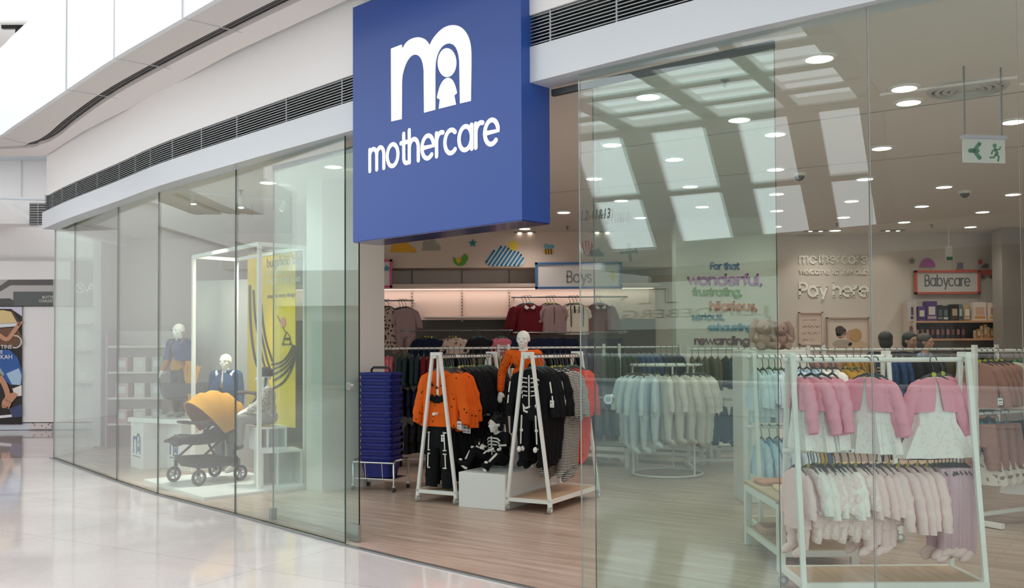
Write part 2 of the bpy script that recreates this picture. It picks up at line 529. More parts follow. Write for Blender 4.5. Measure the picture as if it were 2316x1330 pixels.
mb = MB(); slab(mb, front + [(RX, 1.5), (RX, BY), (LX, BY)], -0.05, 0.0)
struct('floor', mb, WOODF)
mb = MB(); slab(mb, [(-32, -14), (12, -14), (12, 1.2), (6.0, 1.3)] + list(reversed(offs(front[:-1], -0.02))) + [(-6.43, 13.37), (-32, 13.6)], -0.06, -0.008)
struct('floor_mall', mb, MARB)
mb = MB(); slab(mb, [(-32, 13.6), (-6.45, 13.37), (-6.45, 18.6), (-32, 18.6)], -0.06, -0.008)
struct('floor_side_mall', mb, MARB2)
mb = MB(); ribbon(mb, fine(front[:-1], 3), -0.012, 0.004, 0.035, d0=-0.045)
struct('trim_1', mb, MET)
mb = MB(); slab(mb, offs(front, 0.12) + [(RX, 1.5), (RX, BY), (LX, BY)], CEIL, CEIL + 0.1)
struct('ceiling', mb, INCEIL)
# shallow joints of the ceiling boards
mb = MB(); mb.box(((LX + RX) / 2, BY + 0.06, 1.65), (RX - LX, 0.12, 3.3)); struct('wall_back', mb, INWALL)
mb = MB(); mb.box((RX + 0.06, 8.4, 1.65), (0.12, 13.8, 3.3)); struct('wall_right', mb, INWALL)
mb = MB(); mb.box((LX - 0.06, 16.45, 2.05), (0.12, 3.2, 4.1)); struct('wall_left', mb, WHITE)
# bulkhead over the wall units, with the printed shapes on it
mb = MB(); mb.box((1.0 - 2.0, BY - 0.3, 3.025), (7.0, 0.5, 0.55)); struct('trim_2', mb, mat('bulkhead_paint', '#D8C4B6', 0.7))

# -- glass front, fixed panes
def pane(name, a, b, z0, z1, th=0.014, m_=None, edge=None):
    a, b = Vector((a[0], a[1], 0)), Vector((b[0], b[1], 0)); t = (b - a).normalized(); n = Vector((-t.y, t.x, 0))
    mb = MB(); v = [a, b, b + n * th, a + n * th]
    vs = [p + Vector((0, 0, z)) for z in (z0, z1) for p in v]
    mb.put(vs, [(0, 1, 5, 4), (3, 2, 6, 7)], 0)
    mb.put(vs, [(0, 3, 7, 4), (1, 2, 6, 5), (0, 1, 2, 3), (4, 5, 6, 7)], 1)
    o = mb.build(name, [m_ or GLASS, edge or EDGE]); o['kind'] = 'structure'
    return o
GZ = 3.2
for i in range(5):
    a, b = Vector(G[i]), Vector(G[i + 1]); d = (b - a).normalized() * 0.004
    pane('window_%d' % (i + 1), a + d, b - d, 0.0, GZ)
pane('window_6', (LX, 14.85), (LX, 13.36), 0.0, GZ, edge=EDGEW)
def facade_at(px, d0, py=700):
    q = on_plane(px, py, P_F + N_F * d0, N_F); return (q.x, q.y)
ra, rb, rc = facade_at(1311, 0), facade_at(1968, 0), facade_at(2311, 0)
pane('window_7', ra, rb, 0.0, GZ, edge=EDGEW)
t_ = (Vector(rc) - Vector(rb)).normalized()
pane('window_8', Vector(rb) + t_ * .008, rc, 0.0, GZ, edge=EDGEW)
pane('window_9', Vector(rc) + t_ * .008, (2.95, 3.74), 0.0, GZ, edge=EDGEW)
pane('window_10', Vector((2.95, 3.74)) + Vector((.81, -.585)) * .008, (6.05, 1.5), 0.0, GZ, edge=EDGEW)
# -- sliding doors behind the fixed panes
dl = (Vector(G[5]) - Vector(G[4])).normalized(); nl = Vector((-dl.y, dl.x))
pl0 = Vector((*(Vector(G[5]) + nl * 0.10), 0)); nl3 = Vector((nl.x, nl.y, 0))
qa, qb = on_plane(617, 800, pl0, nl3), on_plane(811, 800, pl0, nl3)
d1 = pane('door_1', qa, qb, 0.012, 3.1, 0.012, GLASSG, mat('black_door_edge', '#121615', 0.2))
qc, qd = facade_at(1343, 0.10), facade_at(1757, 0.10)
d2 = pane('door_2', qc, qd, 0.012, 3.1, 0.012, GLASSG, mat('green_door_edge', '#2C4039', 0.2))
def door_lock(parent, p, n, name='lock'):
    mb = MB(); p = Vector(p); n = Vector(n)
    mb.cyl(p - n * 0.008, p + n * 0.02, 0.030, 28); mb.cyl(p - n * 0.012, p - n * 0.006, 0.017, 16, 1)
    return mb.build(name, [CHROME, mat('lock_core', '#9AA0A0', 0.3, 0.8)], parent)
door_lock(d1, on_plane(790, 873, pl0, nl3), nl3)
door_lock(d2, on_plane(1377, 903, P_F + N_F * .10, N_F), N_F)
mb = MB(); e = Vector((qb.x, qb.y, 0)); dd = Vector((dl.x, dl.y, 0))
mb.box(e - dd * 0.06 + Vector((0, 0, 0.07)) + nl3 * .006, (0.13, 0.03, 0.13), math.atan2(dl.y, dl.x))
mb.build('patch_fitting', mat('brushed_steel', '#A9ADA8', 0.35, 0.9), d1)
# head track of the doors
mb = MB()
for pl in ([(qa.x, qa.y), (qb.x + dl.x * 2.0, qb.y + dl.y * 1.5)], [facade_at(1249, 0.10, 205), qd]):
    ribbon(mb, [tuple(pl[0]), tuple(pl[1])], 3.09, 3.13, 0.03, d0=-0.01)
struct('trim_3', mb, mat('track_black', '#2A2E2D', 0.4))
# small floor guide of the left door
mb = MB(); q = on_plane(617, 1170, pl0, nl3); mb.box((q.x, q.y, 0.05), (0.05, 0.05, 0.1), math.atan2(dl.y, dl.x))
mb.build('door_guide', MET, d1)

# -- metal fascia over the glass, in two runs either side of the sign
mb = MB(); ribbon(mb, [(-6.42, 12.96)] + fine(FL, 5), 3.16, 3.385, 0.19); struct('trim_4', mb, FASC)
mb = MB(); ribbon(mb, fine(FR, 5), 3.16, 3.385, 0.19); struct('trim_5', mb, FASC)
full = fine(FL + FR, 5)
mb = MB(); ribbon(mb, full, 3.585, 4.6, 0.12); struct('wall_front', mb, WHITE)
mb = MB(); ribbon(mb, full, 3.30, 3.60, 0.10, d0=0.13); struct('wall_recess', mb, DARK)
mb = MB(); mb.box((-6.20, 15.4, 3.86), (0.10, 5.2, 1.4)); struct('wall_side', mb, WHITE)
# ventilation louvre, in two runs either side of the sign
for lv, lab in (([(-6.24, 12.76)] + fine(FL, 5), 'long dark horizontal slatted louvre above the curved pale fascia, left of the sign'), (fine(FR, 5), 'dark horizontal slatted louvre above the pale fascia, right of the sign')):
    mb = MB()
    for k in range(9):
        z = 3.395 + k * 0.0215
        a, b = offs(lv, 0.004), offs(lv, 0.05)
        mb.loft([[V2(p, z), V2(p, z + 0.006), V2(q, z + 0.020), V2(q, z + 0.014)] for p, q in zip(a, b)], 0, smooth=False)
    lo = mb.build('ventilation_louvre', mat('louvre_blade', '#9BA1A2', 0.4, 0.5)); tag(lo, lab, 'vent')
    pl = offs(lv, 0.03)
    for i in range(1, len(pl) - 1, 2):
        mb = MB(); mb.box(V2(pl[i], 3.485), (0.012, 0.05, 0.2), math.atan2(lv[i][1] - lv[i - 1][1], lv[i][0] - lv[i - 1][0])); mb.build('louvre_bracket', MET, lo)

# -- bulkhead of the floor above
inner = [(-12, 12.9), (-9, 12.85), (-6.28, 12.75), (-5.12, 11.32), (-3.76, 9.83), (-2.46, 8.34), (-1.2, 7.05), (0.2, 5.8), (1.9, 4.35), (4, 2.8)]
gap_a = [(-12, 12.22), (-9, 12.2), (-6.57, 12.16), (-6.07, 11.93), (-5.65, 11.5), (-5.04, 10.7), (-4.14, 9.59), (-3.23, 8.59), (-2.33, 7.65), (-1.3, 6.62), (0.2, 5.2), (3.4, 2.4)]
outer = [(-12, 11.9), (-9, 11.85), (-6.9, 11.8), (-6.35, 11.62), (-5.8, 11.02), (-4.47, 9.5), (-3.56, 8.47), (-2.59, 7.45), (-1.6, 6.42), (-0.2, 5.02), (3.0, 2.0)]
gap_b = offs(gap_a, 0.10)
mb = MB(); slab(mb, offs(fine(gap_a, 5), .135) + list(reversed(inner)), 4.12, 4.165); struct('trim_6', mb, mat('soffit_pink_white', '#E4DEDB', 0.6))
mb = MB(); slab(mb, offs(fine(outer, 5), .045) + list(reversed(fine(gap_a, 5))), 4.122, 4.16); struct('trim_7', mb, SOFF)
mb = MB(); slab(mb, offs(fine(gap_a, 5), -.03) + list(reversed(offs(fine(gap_a, 5), .19))), 4.17, 4.2); struct('trim_8', mb, DARK)
mb = MB(); ribbon(mb, fine(gap_a, 5), 4.14, 4.165, 0.010, d0=0.035); ribbon(mb, fine(gap_a, 5), 4.14, 4.165, 0.010, d0=0.06); struct('trim_9', mb, mat('recess_lining', '#5E5C5A', 0.5))
mb = MB(); ribbon(mb, fine(outer, 5), 4.12, 5.2, 0.045); struct('wall_bulkhead', mb, PANEL)
mb = MB(); slab(mb, fine(outer, 4) + [(4, 2.8), (9, 16), (-12, 16)], 5.14, 5.2); struct('floor_upper', mb, WHITE)
# panel joints of the bulkhead: fine grey strips
for k, (px, py) in enumerate([(7, 312), (150, 203), (259, 131.6), (413.5, 41)]):
    q = at(px, py, 4.12); j = min(range(len(outer) - 1), key=lambda i: (Vector(outer[i]) + Vector(outer[i + 1])).lerp(Vector((0, 0)), 0).__sub__(Vector((q.x, q.y)) * 2).length)
    tt = (Vector(outer[j + 1]) - Vector(outer[j])).normalized(); nn = Vector((-tt.y, tt.x))
    mb = MB(); c = Vector((q.x, q.y)) - nn * 0.004
    mb.box((c.x, c.y, 4.66), (0.0035, 0.012, 1.08), math.atan2(tt.y, tt.x))
    c2 = Vector((q.x, q.y)) + nn * 0.26
    mb.box((c2.x, c2.y, 4.12), (0.008, 0.5, 0.006), math.atan2(tt.y, tt.x))
    struct('trim_%d' % (10 + k), mb, mat('joint_grey', '#C3C5C7', 0.7))

# -- end of the side mall: the neighbouring shop front
FW = 18.1
mb = MB(); mb.box((-19.2, FW + 0.15, 2.6), (25.6, 0.3, 5.3)); struct('wall_far', mb, mat('far_wall_white', '#EFEDEC', 0.6))
mb = MB(); mb.box((-19.2, FW - 0.02, 6.6), (25.6, 0.3, 2.7)); struct('wall_far_upper', mb, WHITE)
def far_box(mb, x0, y0, x1, y1, out, th=0.04, mi=0):
    a, b = aty(x0, y0, FW - out), aty(x1, y1, FW - out)
    return mb.box(((a.x + b.x) / 2, FW - out, (a.z + b.z) / 2), (abs(b.x - a.x), th, abs(a.z - b.z)), mi=mi)
mb = MB(); far_box(mb, -160, 588, 214, 632, 0.06, 0.1); struct('trim_14', mb, WHITE)
mb = MB(); far_box(mb, -200, 585, 214, 589, 0.06, 0.14); struct('trim_15', mb, mat('joint_light', '#C9C8C7', .7))
mb = MB(); far_box(mb, -160, 956, 214, 971, 0.03, 0.06); struct('baseboard_far', mb, FASC)
mb = MB(); far_box(mb, 50, 694, 214, 956, 0.03, 0.06); struct('trim_16', mb, mat('hoarding_white', '#E8E6E5', 0.4))
mb = MB(); mb.box((-10.4, FW - 1.2, 4.05), (1.9, 2.2, 0.35)); struct('trim_17', mb, WHITE)
mb = MB(); mb.box((-10.4, FW - 0.3, 5.16), (8.0, 1.0, 0.06)); struct('trim_18', mb, FASC)

# -- across the atrium: what the glass mirrors
def mall(s, d, z):
    """s along the shop front to the right, d out into the atrium"""
    return P_F + T_F * s - N_F * d + Vector((0, 0, z))
RZM = math.atan2(T_F.y, T_F.x)
def mall_box(mb, s0, s1, d0, d1, z0, z1, mi=0):
    return mb.box(mall((s0 + s1) / 2, (d0 + d1) / 2, (z0 + z1) / 2), (abs(s1 - s0), abs(d1 - d0), abs(z1 - z0)), RZM, mi)
OD = 25.2
SHADEW = mat('opposite_shop_wall', '#858A84', 0.7)
mb = MB(); mall_box(mb, -16, 24, OD, OD + .3, -0.05, 4.1); struct('wall_opposite', mb, SHADEW)
mb = MB(); mall_box(mb, -16, 24, OD - 3.0, OD + .3, 4.1, 4.9); struct('wall_opposite_upper', mb, mat('opposite_soffit', '#A5ABA6', .7))
for k, s in enumerate((-6, -2.4, 5.6, 9.2, 12.8)):
    mb = MB(); mall_box(mb, s, s + .5, OD - .25, OD, 0, 4.1); struct('pillar_%d' % (k + 1), mb, mat('opposite_pillar', '#8D918D', .6))
for k, s in enumerate((-5.4, 6.2, 9.8)):
    mb = MB(); mall_box(mb, s, s + 2.8, OD - .06, OD - .01, 0.1, 2.6); struct('window_%d' % (20 + k), mb, mat('shop_opening_dark', '#3A3D3A', .3))
# daylight roof: rectangular grid of panes, a flat part and a raking part
def mirror(v):
    v = Vector(v); k = (v - P_F).dot(N_F); return v - N_F * 2 * k
E1, E2 = Vector((.497, .868, 0)), Vector((-.868, .497, 0))
def vroof(a, b, z=8.0): return mirror(E1 * a + E2 * b + Vector((0, 0, z)))
def vrake(a, b): return vroof(a, b, 8.0 - (a - 26.2) * 1.1)
cols = [(4.45, 6.0), (6.35, 8.25), (8.75, 10.85), (11.35, 13.4), (13.9, 15.9), (16.4, 18.4)]
rows = [(14.6, 16.1), (16.7, 18.2), (18.8, 20.35), (20.85, 22.35), (22.8, 24.3), (24.75, 26.1)]
PANE_M = emat('daylit_roof_pane', '#F4FAFF', SKY_PANE)
mbp, mbb = MB(), MB()
def quad(mb, f, a0, a1, b0, b1, lift, mi=0):
    c = [f(a0, b0), f(a1, b0), f(a1, b1), f(a0, b1)]
    n = (c[1] - c[0]).cross(c[3] - c[0]).normalized(); n = n if n.z > 0 else -n
    c = [p + n * lift for p in c]
    return mb.poly(c, 0.05, mi, axis=n)
for r0, r1 in rows:
    for c0, c1 in cols: quad(mbp, vroof, r0, r1, c0, c1, 0.25)
rakes = [(26.35, 27.75), (27.87, 29.2)]
for r0, r1 in rakes:
    for c0, c1 in cols[:5]: quad(mbp, vrake, r0, r1, c0, c1 - .5, 0.15)
o = mbp.build('roof_glazing', PANE_M); o['kind'] = 'structure'
edges_a = [14.0] + [x for r in rows for x in r] + [26.2]
for i in range(0, len(edges_a), 2): quad(mbb, vroof, edges_a[i], edges_a[i + 1], 3.9, 18.9, 0.0)
edges_b = [3.9] + [x for c in cols for x in c] + [18.9]
for i in range(0, len(edges_b), 2): quad(mbb, vroof, 14.0, 26.2, edges_b[i], edges_b[i + 1], 0.06)
for i in range(0, len(edges_b) - 2, 2): quad(mbb, vrake, 26.2, 29.4, edges_b[i] - (.5 if i else 0), edges_b[i + 1], 0.0)
for a0, a1 in ((26.2, 26.35), (27.75, 27.87), (29.2, 29.5)): quad(mbb, vrake, a0, a1, 3.9, 16, 0.02)
struct('roof_beams', mbb, mat('roof_beam_white', '#C9CCCB', .6))
mb = MB(); quad(mb, vroof, 11.0, 14.0, -10, 24, 0.1); quad(mb, vroof, 14.0, 26.2, -10, 3.9, 0.1); quad(mb, vrake, 26.2, 29.5, -10, 3.9, 0.05)
struct('ceiling_mall', mb, mat('mall_ceiling', '#DDDEDC', .7))
# shop fronts closing the far left end of the atrium
mb = MB(); mb.box((-31.15, 2, 1.6), (.3, 33, 3.3)); struct('wall_mall_end', mb, mat('end_shop_front', '#B5B1AA', .7))
mb = MB(); mb.box((-30.9, 2, 3.9), (.6, 33, 1.4)); struct('wall_mall_end_upper', mb, mat('end_fascia', '#E2E0DC', .6))
for k, y in enumerate((-12, -7, -2, 3, 8, 13)):
    mb = MB(); mb.box((-30.97, y + 2, 1.35), (.05, 3.6, 2.5)); struct('window_%d' % (30 + k), mb, mat('end_shop_window', '#8B8882', .3))
    mb = MB(); mb.box((-30.95, y - .25, 1.65), (.1, .35, 3.3)); struct('pillar_%d' % (20 + k), mb, mat('end_pillar', '#DEDCD8', .6))
# glowing panes added over the far left of the atrium to brighten it
mb = MB()
for i in range(3):
    for j in range(4): mb.box((-21.5 + i * 4.2, 3.5 + j * 3.6, 9.6), (3.5, 2.9, .05))
o = mb.build('added_glow_panes', emat('added_pane_glow', '#F6FAFF', 5.0)); o['kind'] = 'structure'
# balustrade round the void
bal = empty('balustrade', mall(0, 8.55, 0), 0, 'frameless glass balustrade with steel rails across the atrium, mirrored in the shop glass', 'balustrade')
bal.matrix_world = Matrix.Translation(mall(0, 8.55, 0)) @ Matrix.Rotation(RZM, 4, 'Z')
mb = MB(); mb.box((0, 0, .46), (26, 0.03, .92)); mb.build('glass_panel', mat('reflected_light_blue', '#D3E4EC', .25), bal)  # opaque pale blue stands in for light reflected by the glass
for z, r in ((1.37, .028), (.95, .035), (.47, .012)):
    mb = MB(); mb.cyl((-13, 0.03, z), (13, 0.03, z), r, 10); mb.build('rail', mat('bright_rail', '#F4F8FA', .25, .3), bal)
for k in range(14):
    mb = MB(); mb.box((-13 + 2 * k, -.02, .68), (.04, .03, 1.36)); mb.build('post', MET, bal)
# shop name on the far side
sg = empty('shop_sign', mall(0, OD - .12, 2.55), 0, 'dark letters of the shop name across the atrium, seen reversed in the sliding door', 'sign')
qL = on_plane(1712, 715, P_F + N_F * OD, N_F); qG = on_plane(1418, 718, P_F + N_F * OD, N_F)
sL, sG = (qL - P_F).dot(T_F), (qG - P_F).dot(T_F)
to = textmesh('sign_letters', 'J.LINDEBERG', 0.46, mat('sign_dark', '#161918', .5), sg, Matrix.Identity(4), .03)
w_ = max(v.co.x for v in to.data.vertices)
M_ = frame_mat(Vector((0, 0, 0)), -T_F) @ Matrix.Diagonal((abs(sG - sL) * 1.12 / w_, 1, 1, 1))
to.data.transform(M_); to.location = T_F * (sL + .5)
mb = MB(); mb.box((0, 0, .45), (abs(sL - sG) + 1.6, .06, 1.7)); q = mb.build('added_glow_backing', emat('backing_glow', '#E6ECE8', 1.0), sg); q.location = T_F * ((sL + sG) / 2) - N_F * .035; q.rotation_euler.z = RZM  # glowing backing added so the dark letters show in the reflection
mb = MB(); sx_ = (on_plane(1490, 690, P_F + N_F * OD, N_F) - P_F).dot(T_F)
f_ = lambda u, v: -T_F * u + Vector((0, 0, v))
mb.stroke([(-.8, 0), (-.35, 0), (-.35, .5), (.3, .5), (.3, 0), (.8, 0)], .07, f_, N_F * .03)
bo = mb.build('emblem', MATS['sign_dark'], sg); bo.location = T_F * sx_ + Vector((0, 0, .55))

# ================================================================ shop ceiling: lamps and fittings
LENS = emat('lamp_lens', '#FFF1E2', LAMP_DISC)
TRIMW = mat('lamp_trim', '#E9E6E2', .5)
spot_data = bpy.data.lights.new('downlight_beam', 'SPOT')
spot_data.energy = LAMP_SPOT; spot_data.spot_size = math.radians(150); spot_data.spot_blend = 0.9
spot_data.color = (1.0, 0.915, 0.84); spot_data.shadow_soft_size = 0.08
LAMPS = [(1466, 216), (1672, 268), (1753, 301), (1384, 325), (1525, 358), (1754, 381), (1344, 402), (1561, 420), (1405, 452), (1756, 437), (1588, 466), (1448, 491), (1275, 479), (1607, 501), (1757, 475), (1889, 520), (1994, 333), (1956, 403), (1926, 453), (1908, 490), (2135, 421), (2085, 465), (2045, 501), (2291, 438), (2222, 478), (2195, 512), (2289, 519), (2039, 532), (1853, 129), (2045, 197), (2055, 229), (2292, 273), (1755, 511), (754, 375), (606, 411), (1187, 516)]
mbl = MB(); mbl.lathe([(0.0, -.012), (.078, -.012), (.082, -.006), (.082, 0)], 24)
lens_me = mbl.mesh('lens', LENS)
mbl = MB(); mbl.lathe([(.082, -.001), (.084, -.016), (.104, -.012), (.108, -.001)], 24)
trim_me = mbl.mesh('trim_ring', TRIMW)
ROWN = {}
for i, (px, py) in enumerate(LAMPS):
    p = at(px, py, CEIL)
    near = 'at the shop front' if p.y < 8 else 'over the middle of the shop' if p.y < 11 else 'towards the back of the shop'
    row = 'over the clothes rails on the right' if px > 1800 else 'seen through the sliding door' if px > 1330 else 'over the pram window' if px < 790 else 'beside the hanging sign'
    k = sum(1 for q in LAMPS if q[1] < py and (q[0] > 1800) == (px > 1800) and (1330 < q[0] <= 1800) == (1330 < px <= 1800) and (q[0] < 790) == (px < 790))
    o = empty('downlight', p, 0, 'round lit ceiling downlight %s, %s from the top' % (row, nth(k)), 'ceiling light', 'recessed downlights of the shop')
    for nm, me in (('lens', lens_me), ('trim_ring', trim_me)):
        c = bpy.data.objects.new(nm, me); COL.objects.link(c); c.parent = o
    l = bpy.data.objects.new('beam', spot_data); COL.objects.link(l); l.parent = o; l.location = (0, 0, -.03)
# round air diffusers
def diffuser(px, py, r, label):
    p = at(px, py, CEIL); mb = MB()
    for k in range(5):
        a = r * (1 - k * .19); mb.lathe([(a, 0), (a * .99, -.014), (a - r * .10, -.022), (a - r * .13, -.006), (a - r * .13, 0)], 40)
    o = mb.build('air_diffuser', mat('diffuser_grey', '#BDB7B1', .5), loc=p); tag(o, label, 'vent', 'round ceiling air diffusers')
diffuser(2187, 200, .26, 'large round ringed air diffuser in the ceiling above the pink dresses')
diffuser(1828, 533, .24, 'small round air diffuser in the ceiling far back above the pay desk wall')
# ceiling joints
mb = MB()
for (a, b) in [((1310, 347), (2316, 207)), ((1210, 440), (2316, 330))]:
    mb.bar(at(*a, CEIL - .001), at(*b, CEIL - .001), .012, .004)
struct('trim_19', mb, mat('ceiling_joint', '#8F8780', .8))
# dome cameras, smoke heads
def dome(px, py, r, label):
    p = at(px, py, CEIL); o = empty('dome_camera', p, 0, label, 'camera', 'ceiling dome cameras')
    mb = MB(); mb.lathe([(0, -.03), (r, -.03), (r * 1.1, 0)], 20); mb.build('housing', TRIMW, o)
    mb = MB(); mb.ball((0, 0, -.03), (r * .8, r * .8, r * .8), z0=-1, z1=0.0, rng=6); mb.build('dome', mat('smoked_dome', '#3A3B3C', .15), o)
dome(1808, 392, .065, 'small dome camera on the ceiling behind the sliding door edge')
dome(2182, 432, .065, 'small dome camera on the ceiling below the green exit sign')
for k, (px, py) in enumerate([(1283, 512), (1640, 180), (1893, 505), (2107, 508), (545, 430)]):
    p = at(px, py, CEIL); mb = MB(); mb.lathe([(0, -.05), (.012, -.05), (.012, -.012), (.03, -.008), (.03, 0)], 12)
    tag(mb.build('sprinkler_head', MET, loc=p), ['sprinkler head on the ceiling right of the blue sign', 'sprinkler head on the ceiling behind the sliding door top', 'sprinkler head above the pay desk wall', 'sprinkler head above the babycare shelves', 'sprinkler head in the ceiling of the pram window'][k], 'sprinkler', 'ceiling sprinklers')
# twin spot fittings at the back
for k, (px, py) in enumerate([(1187, 516), (1845, 540), (2020, 547), (2190, 569), (1362, 520)]):
    if k == 3: continue
    p = aty(px, py, 14.75); p.z = CEIL
    o = empty('twin_spotlight', p, 0, ['pair of small lit ceiling spots under the blue sign', 'pair of small lit spots above the pay here wall', 'pair of small lit spots left of the babycare corner', 'pair of small lit spots above the babycare sign', 'pair of small lit spots behind the glass left edge'][k], 'spotlight', 'twin ceiling spots at the back')
    if k in (1, 2):
        sl = bpy.data.lights.new('wall_spot', 'SPOT'); sl.energy = 8; sl.color = (1, .86, .74); sl.spot_size = math.radians(75); sl.spot_blend = .8; sl.shadow_soft_size = .03
        q = bpy.data.objects.new('wall_spot', sl); COL.objects.link(q); q.parent = o; q.location = (0, 0, -.03); q.rotation_euler = (math.radians(28), 0, 0)
    mb = MB(); mb.box((0, 0, -.004), (.34, .16, .012)); mb.build('base_plate', mat('spot_frame', '#8B837C', .5), o)
    for s in (-.08, .08):
        mb = MB(); mb.lathe([(0, -.012), (.03, -.012), (.036, 0)], 14); q = mb.build('spot_lamp', LENS, o); q.location.x = s
# emergency exit sign
p = aty(2225, 342, 6.1); p0 = aty(2225, 312, 6.1)
ex = empty('exit_sign', p, math.radians(8), 'hanging clear exit sign with green arrow and running figure', 'sign')
mb = MB(); mb.box((0, 0, 0), (.292, .012, .155)); mb.build('panel', mat('exit_panel', '#D8D4D2', .15, spec=.6), ex)
GRN = mat('exit_green', '#2F7D5B', .5)
mb = MB(); Pq = lambda u, v: Vector((u, -.0075, v)); exv = Vector((0, -.002, 0))
mb.stroke([(-.035, .045), (-.075, .0), (-.035, -.045)], .026, Pq, exv); mb.stroke([(-.10, 0), (-.05, 0)], .028, Pq, exv)
mb.build('arrow', GRN, ex)
mb = MB()
for st, w in (([(.075, .012), (.088, -.01), (.082, -.022)], .02), ([(.082, -.02), (.062, -.042), (.04, -.042)], .011), ([(.084, -.02), (.1, -.035), (.095, -.062)], .011), ([(.078, .014), (.055, .0), (.05, -.018)], .009), ([(.08, .012), (.105, .012), (.112, .028)], .009)):
    mb.stroke(st, w, Pq, exv)
mb.ball((.072, -.009, .036), (.014, .003, .014), rng=6)
mb.build('running_figure', GRN, ex)
mb = MB(); mb.box((0, 0, .088), (.30, .05, .022)); mb.build('lamp_bar', mat('exit_bar', '#B7B0C2', .4), ex)
mb = MB(); mb.cyl((-.13, 0, .095), (-.13, 0, CEIL - p.z), .006); mb.cyl((.13, 0, .095), (.13, 0, CEIL - p.z), .006); mb.build('hanger_rod', MET, ex)
# pendant sign box far back (green man)
p = aty(2146, 572, 14.2); mb = MB(); mb.cyl((0, 0, .1), (0, 0, CEIL - p.z), .006, 8); mb.box((0, 0, 0), (.09, .03, .20)); mb.box((0, -.017, -.085), (.09, .006, .05), mi=1)
tag(mb.build('fire_exit_box', [TRIMW, GRN], loc=p), 'small white and green exit box near the ceiling above babycare', 'sign')

# ================================================================ the hanging shop sign
BLUE = mat('sign_blue', '#2C4E99', 0.35, spec=.4)
SA, SB = Vector((-1.178, 7.045, 0)), Vector((.0655, 5.853, 0))
su = (SB - SA).normalized(); sn = Vector((-su.y, su.x, 0)); SW = (SB - SA).length
ZB, ZT = 2.292, 4.05
sign = empty('hanging_shop_sign', (SA + SB) / 2 + Vector((0, 0, ZB)), 0, 'large square royal blue shop sign with white logo and name over the entrance', 'sign')
sign.matrix_world = Matrix.Translation((SA + SB) / 2 + Vector((0, 0, ZB))) @ Matrix.Rotation(math.atan2(su.y, su.x), 4, 'Z')
mb = MB(); mb.box((0, .131, (ZT - ZB) / 2), (SW, .262, ZT - ZB)); mb.build('sign_box', BLUE, sign)
mb = MB(); mb.box((0, .131, -.004), (SW - .01, .25, .006)); mb.build('bottom_plate', mat('sign_under', '#3A3F6B', .12, .3), sign)
LOGO = mat('sign_white', '#FFFFFF', .4, emit=.25)
inv = sign.matrix_world.inverted()
def sp(X, Y):
    """traced point on the face of the sign"""
    q = on_plane(790 + X * .42115, Y * .42105, SA, sn)
    l = inv @ q; return Vector((l.x, -.001, l.z))
def curve(pts, k=5):
    return [Vector((q[0], q[1])) for q in fine(pts, k)]
out1 = [(289, 262), (303, 235), (330, 212), (368, 201), (400, 207), (420, 222), (434, 243)]
out2 = [(434, 243), (452, 208), (482, 172), (515, 147), (552, 136), (590, 141), (622, 165), (645, 206), (656, 260), (658, 330)]
in2 = [(593, 330), (586, 285), (570, 250), (545, 235), (520, 238), (495, 258), (476, 295), (466, 340), (464, 400)]
in1 = [(402, 380), (395, 335), (380, 305), (356, 294), (332, 305), (308, 340), (290, 395), (285, 440)]
loop = [(228, 653), (226, 262), (283, 240)] + curve(out1) + curve(out2)[1:] + [(655, 543), (597, 556)] + curve(in2) + [(464, 590), (404, 606)] + curve(in1) + [(284, 640)]
mb = MB(); mb.poly([sp(*q) for q in loop], -.004, axis=(0, 1, 0)); mb.build('logo_letter', LOGO, sign)
mb = MB(); mb.poly([sp(527 + 50 * math.cos(t * PI / 16), 337 + 78 * math.sin(t * PI / 16)) for t in range(32)], -.004, axis=(0, 1, 0))
mb.poly([sp(*q) for q in [(483, 585), (489, 535), (473, 527)] + curve([(476, 510), (490, 462), (508, 432), (530, 419), (552, 426), (570, 458), (581, 500)]) + [(566, 513), (575, 562)]], -.004, axis=(0, 1, 0))
mb.build('logo_figure', LOGO, sign)
mb = MB(); b0, b1 = sp(104, 930), sp(806, 776)
lettering(mb, 'mothercare', lambda u, v: Vector((b0.x + .018 + u, -.001, b0.z + .012 + v + (b1.z - b0.z) * u / max(.01, b1.x - b0.x))), Vector((0, -.004, 0)), .155, .031, b1.x - b0.x - .031)
mb.build('sign_lettering', LOGO, sign)

# unit number on the glass
un = empty('unit_number', on_plane(1346, 488, P_F, N_F) - N_F * .002, 0, 'small dark italic unit number L2-11&13 on the glass right of the entrance', 'lettering')
q0, q1 = on_plane(1314, 499, P_F, N_F), on_plane(1381, 493, P_F, N_F)
uo = textmesh('characters', 'L2-11&13', .085, mat('number_dark', '#3A3F3E', .5), un, Matrix.Identity(4), .0015, shear=.2)
uo.data.transform(frame_mat(q0 - N_F * .003 - un.location, q1 - q0) @ Matrix.Diagonal(((q1 - q0).length / max(v.co.x for v in uo.data.vertices), 1, 1, 1)))

# ================================================================ clothes
def ring(z, hw, hd, cx=0.0, cy=0.0, fold=0.0, k=7, ph=0.0, N=28):
    out = []
    for i in range(N):
        t = 2 * PI * i / N
        c, s = math.cos(t), math.sin(t)
        f = 1 + fold * math.sin(k * t + ph)
        out.append(Vector((cx + hw * math.copysign(abs(c) ** .8, c) * (1 + fold * .25 * math.sin(k * t + ph)), cy + hd * math.copysign(abs(s) ** .8, s) * f, z)))
    return out

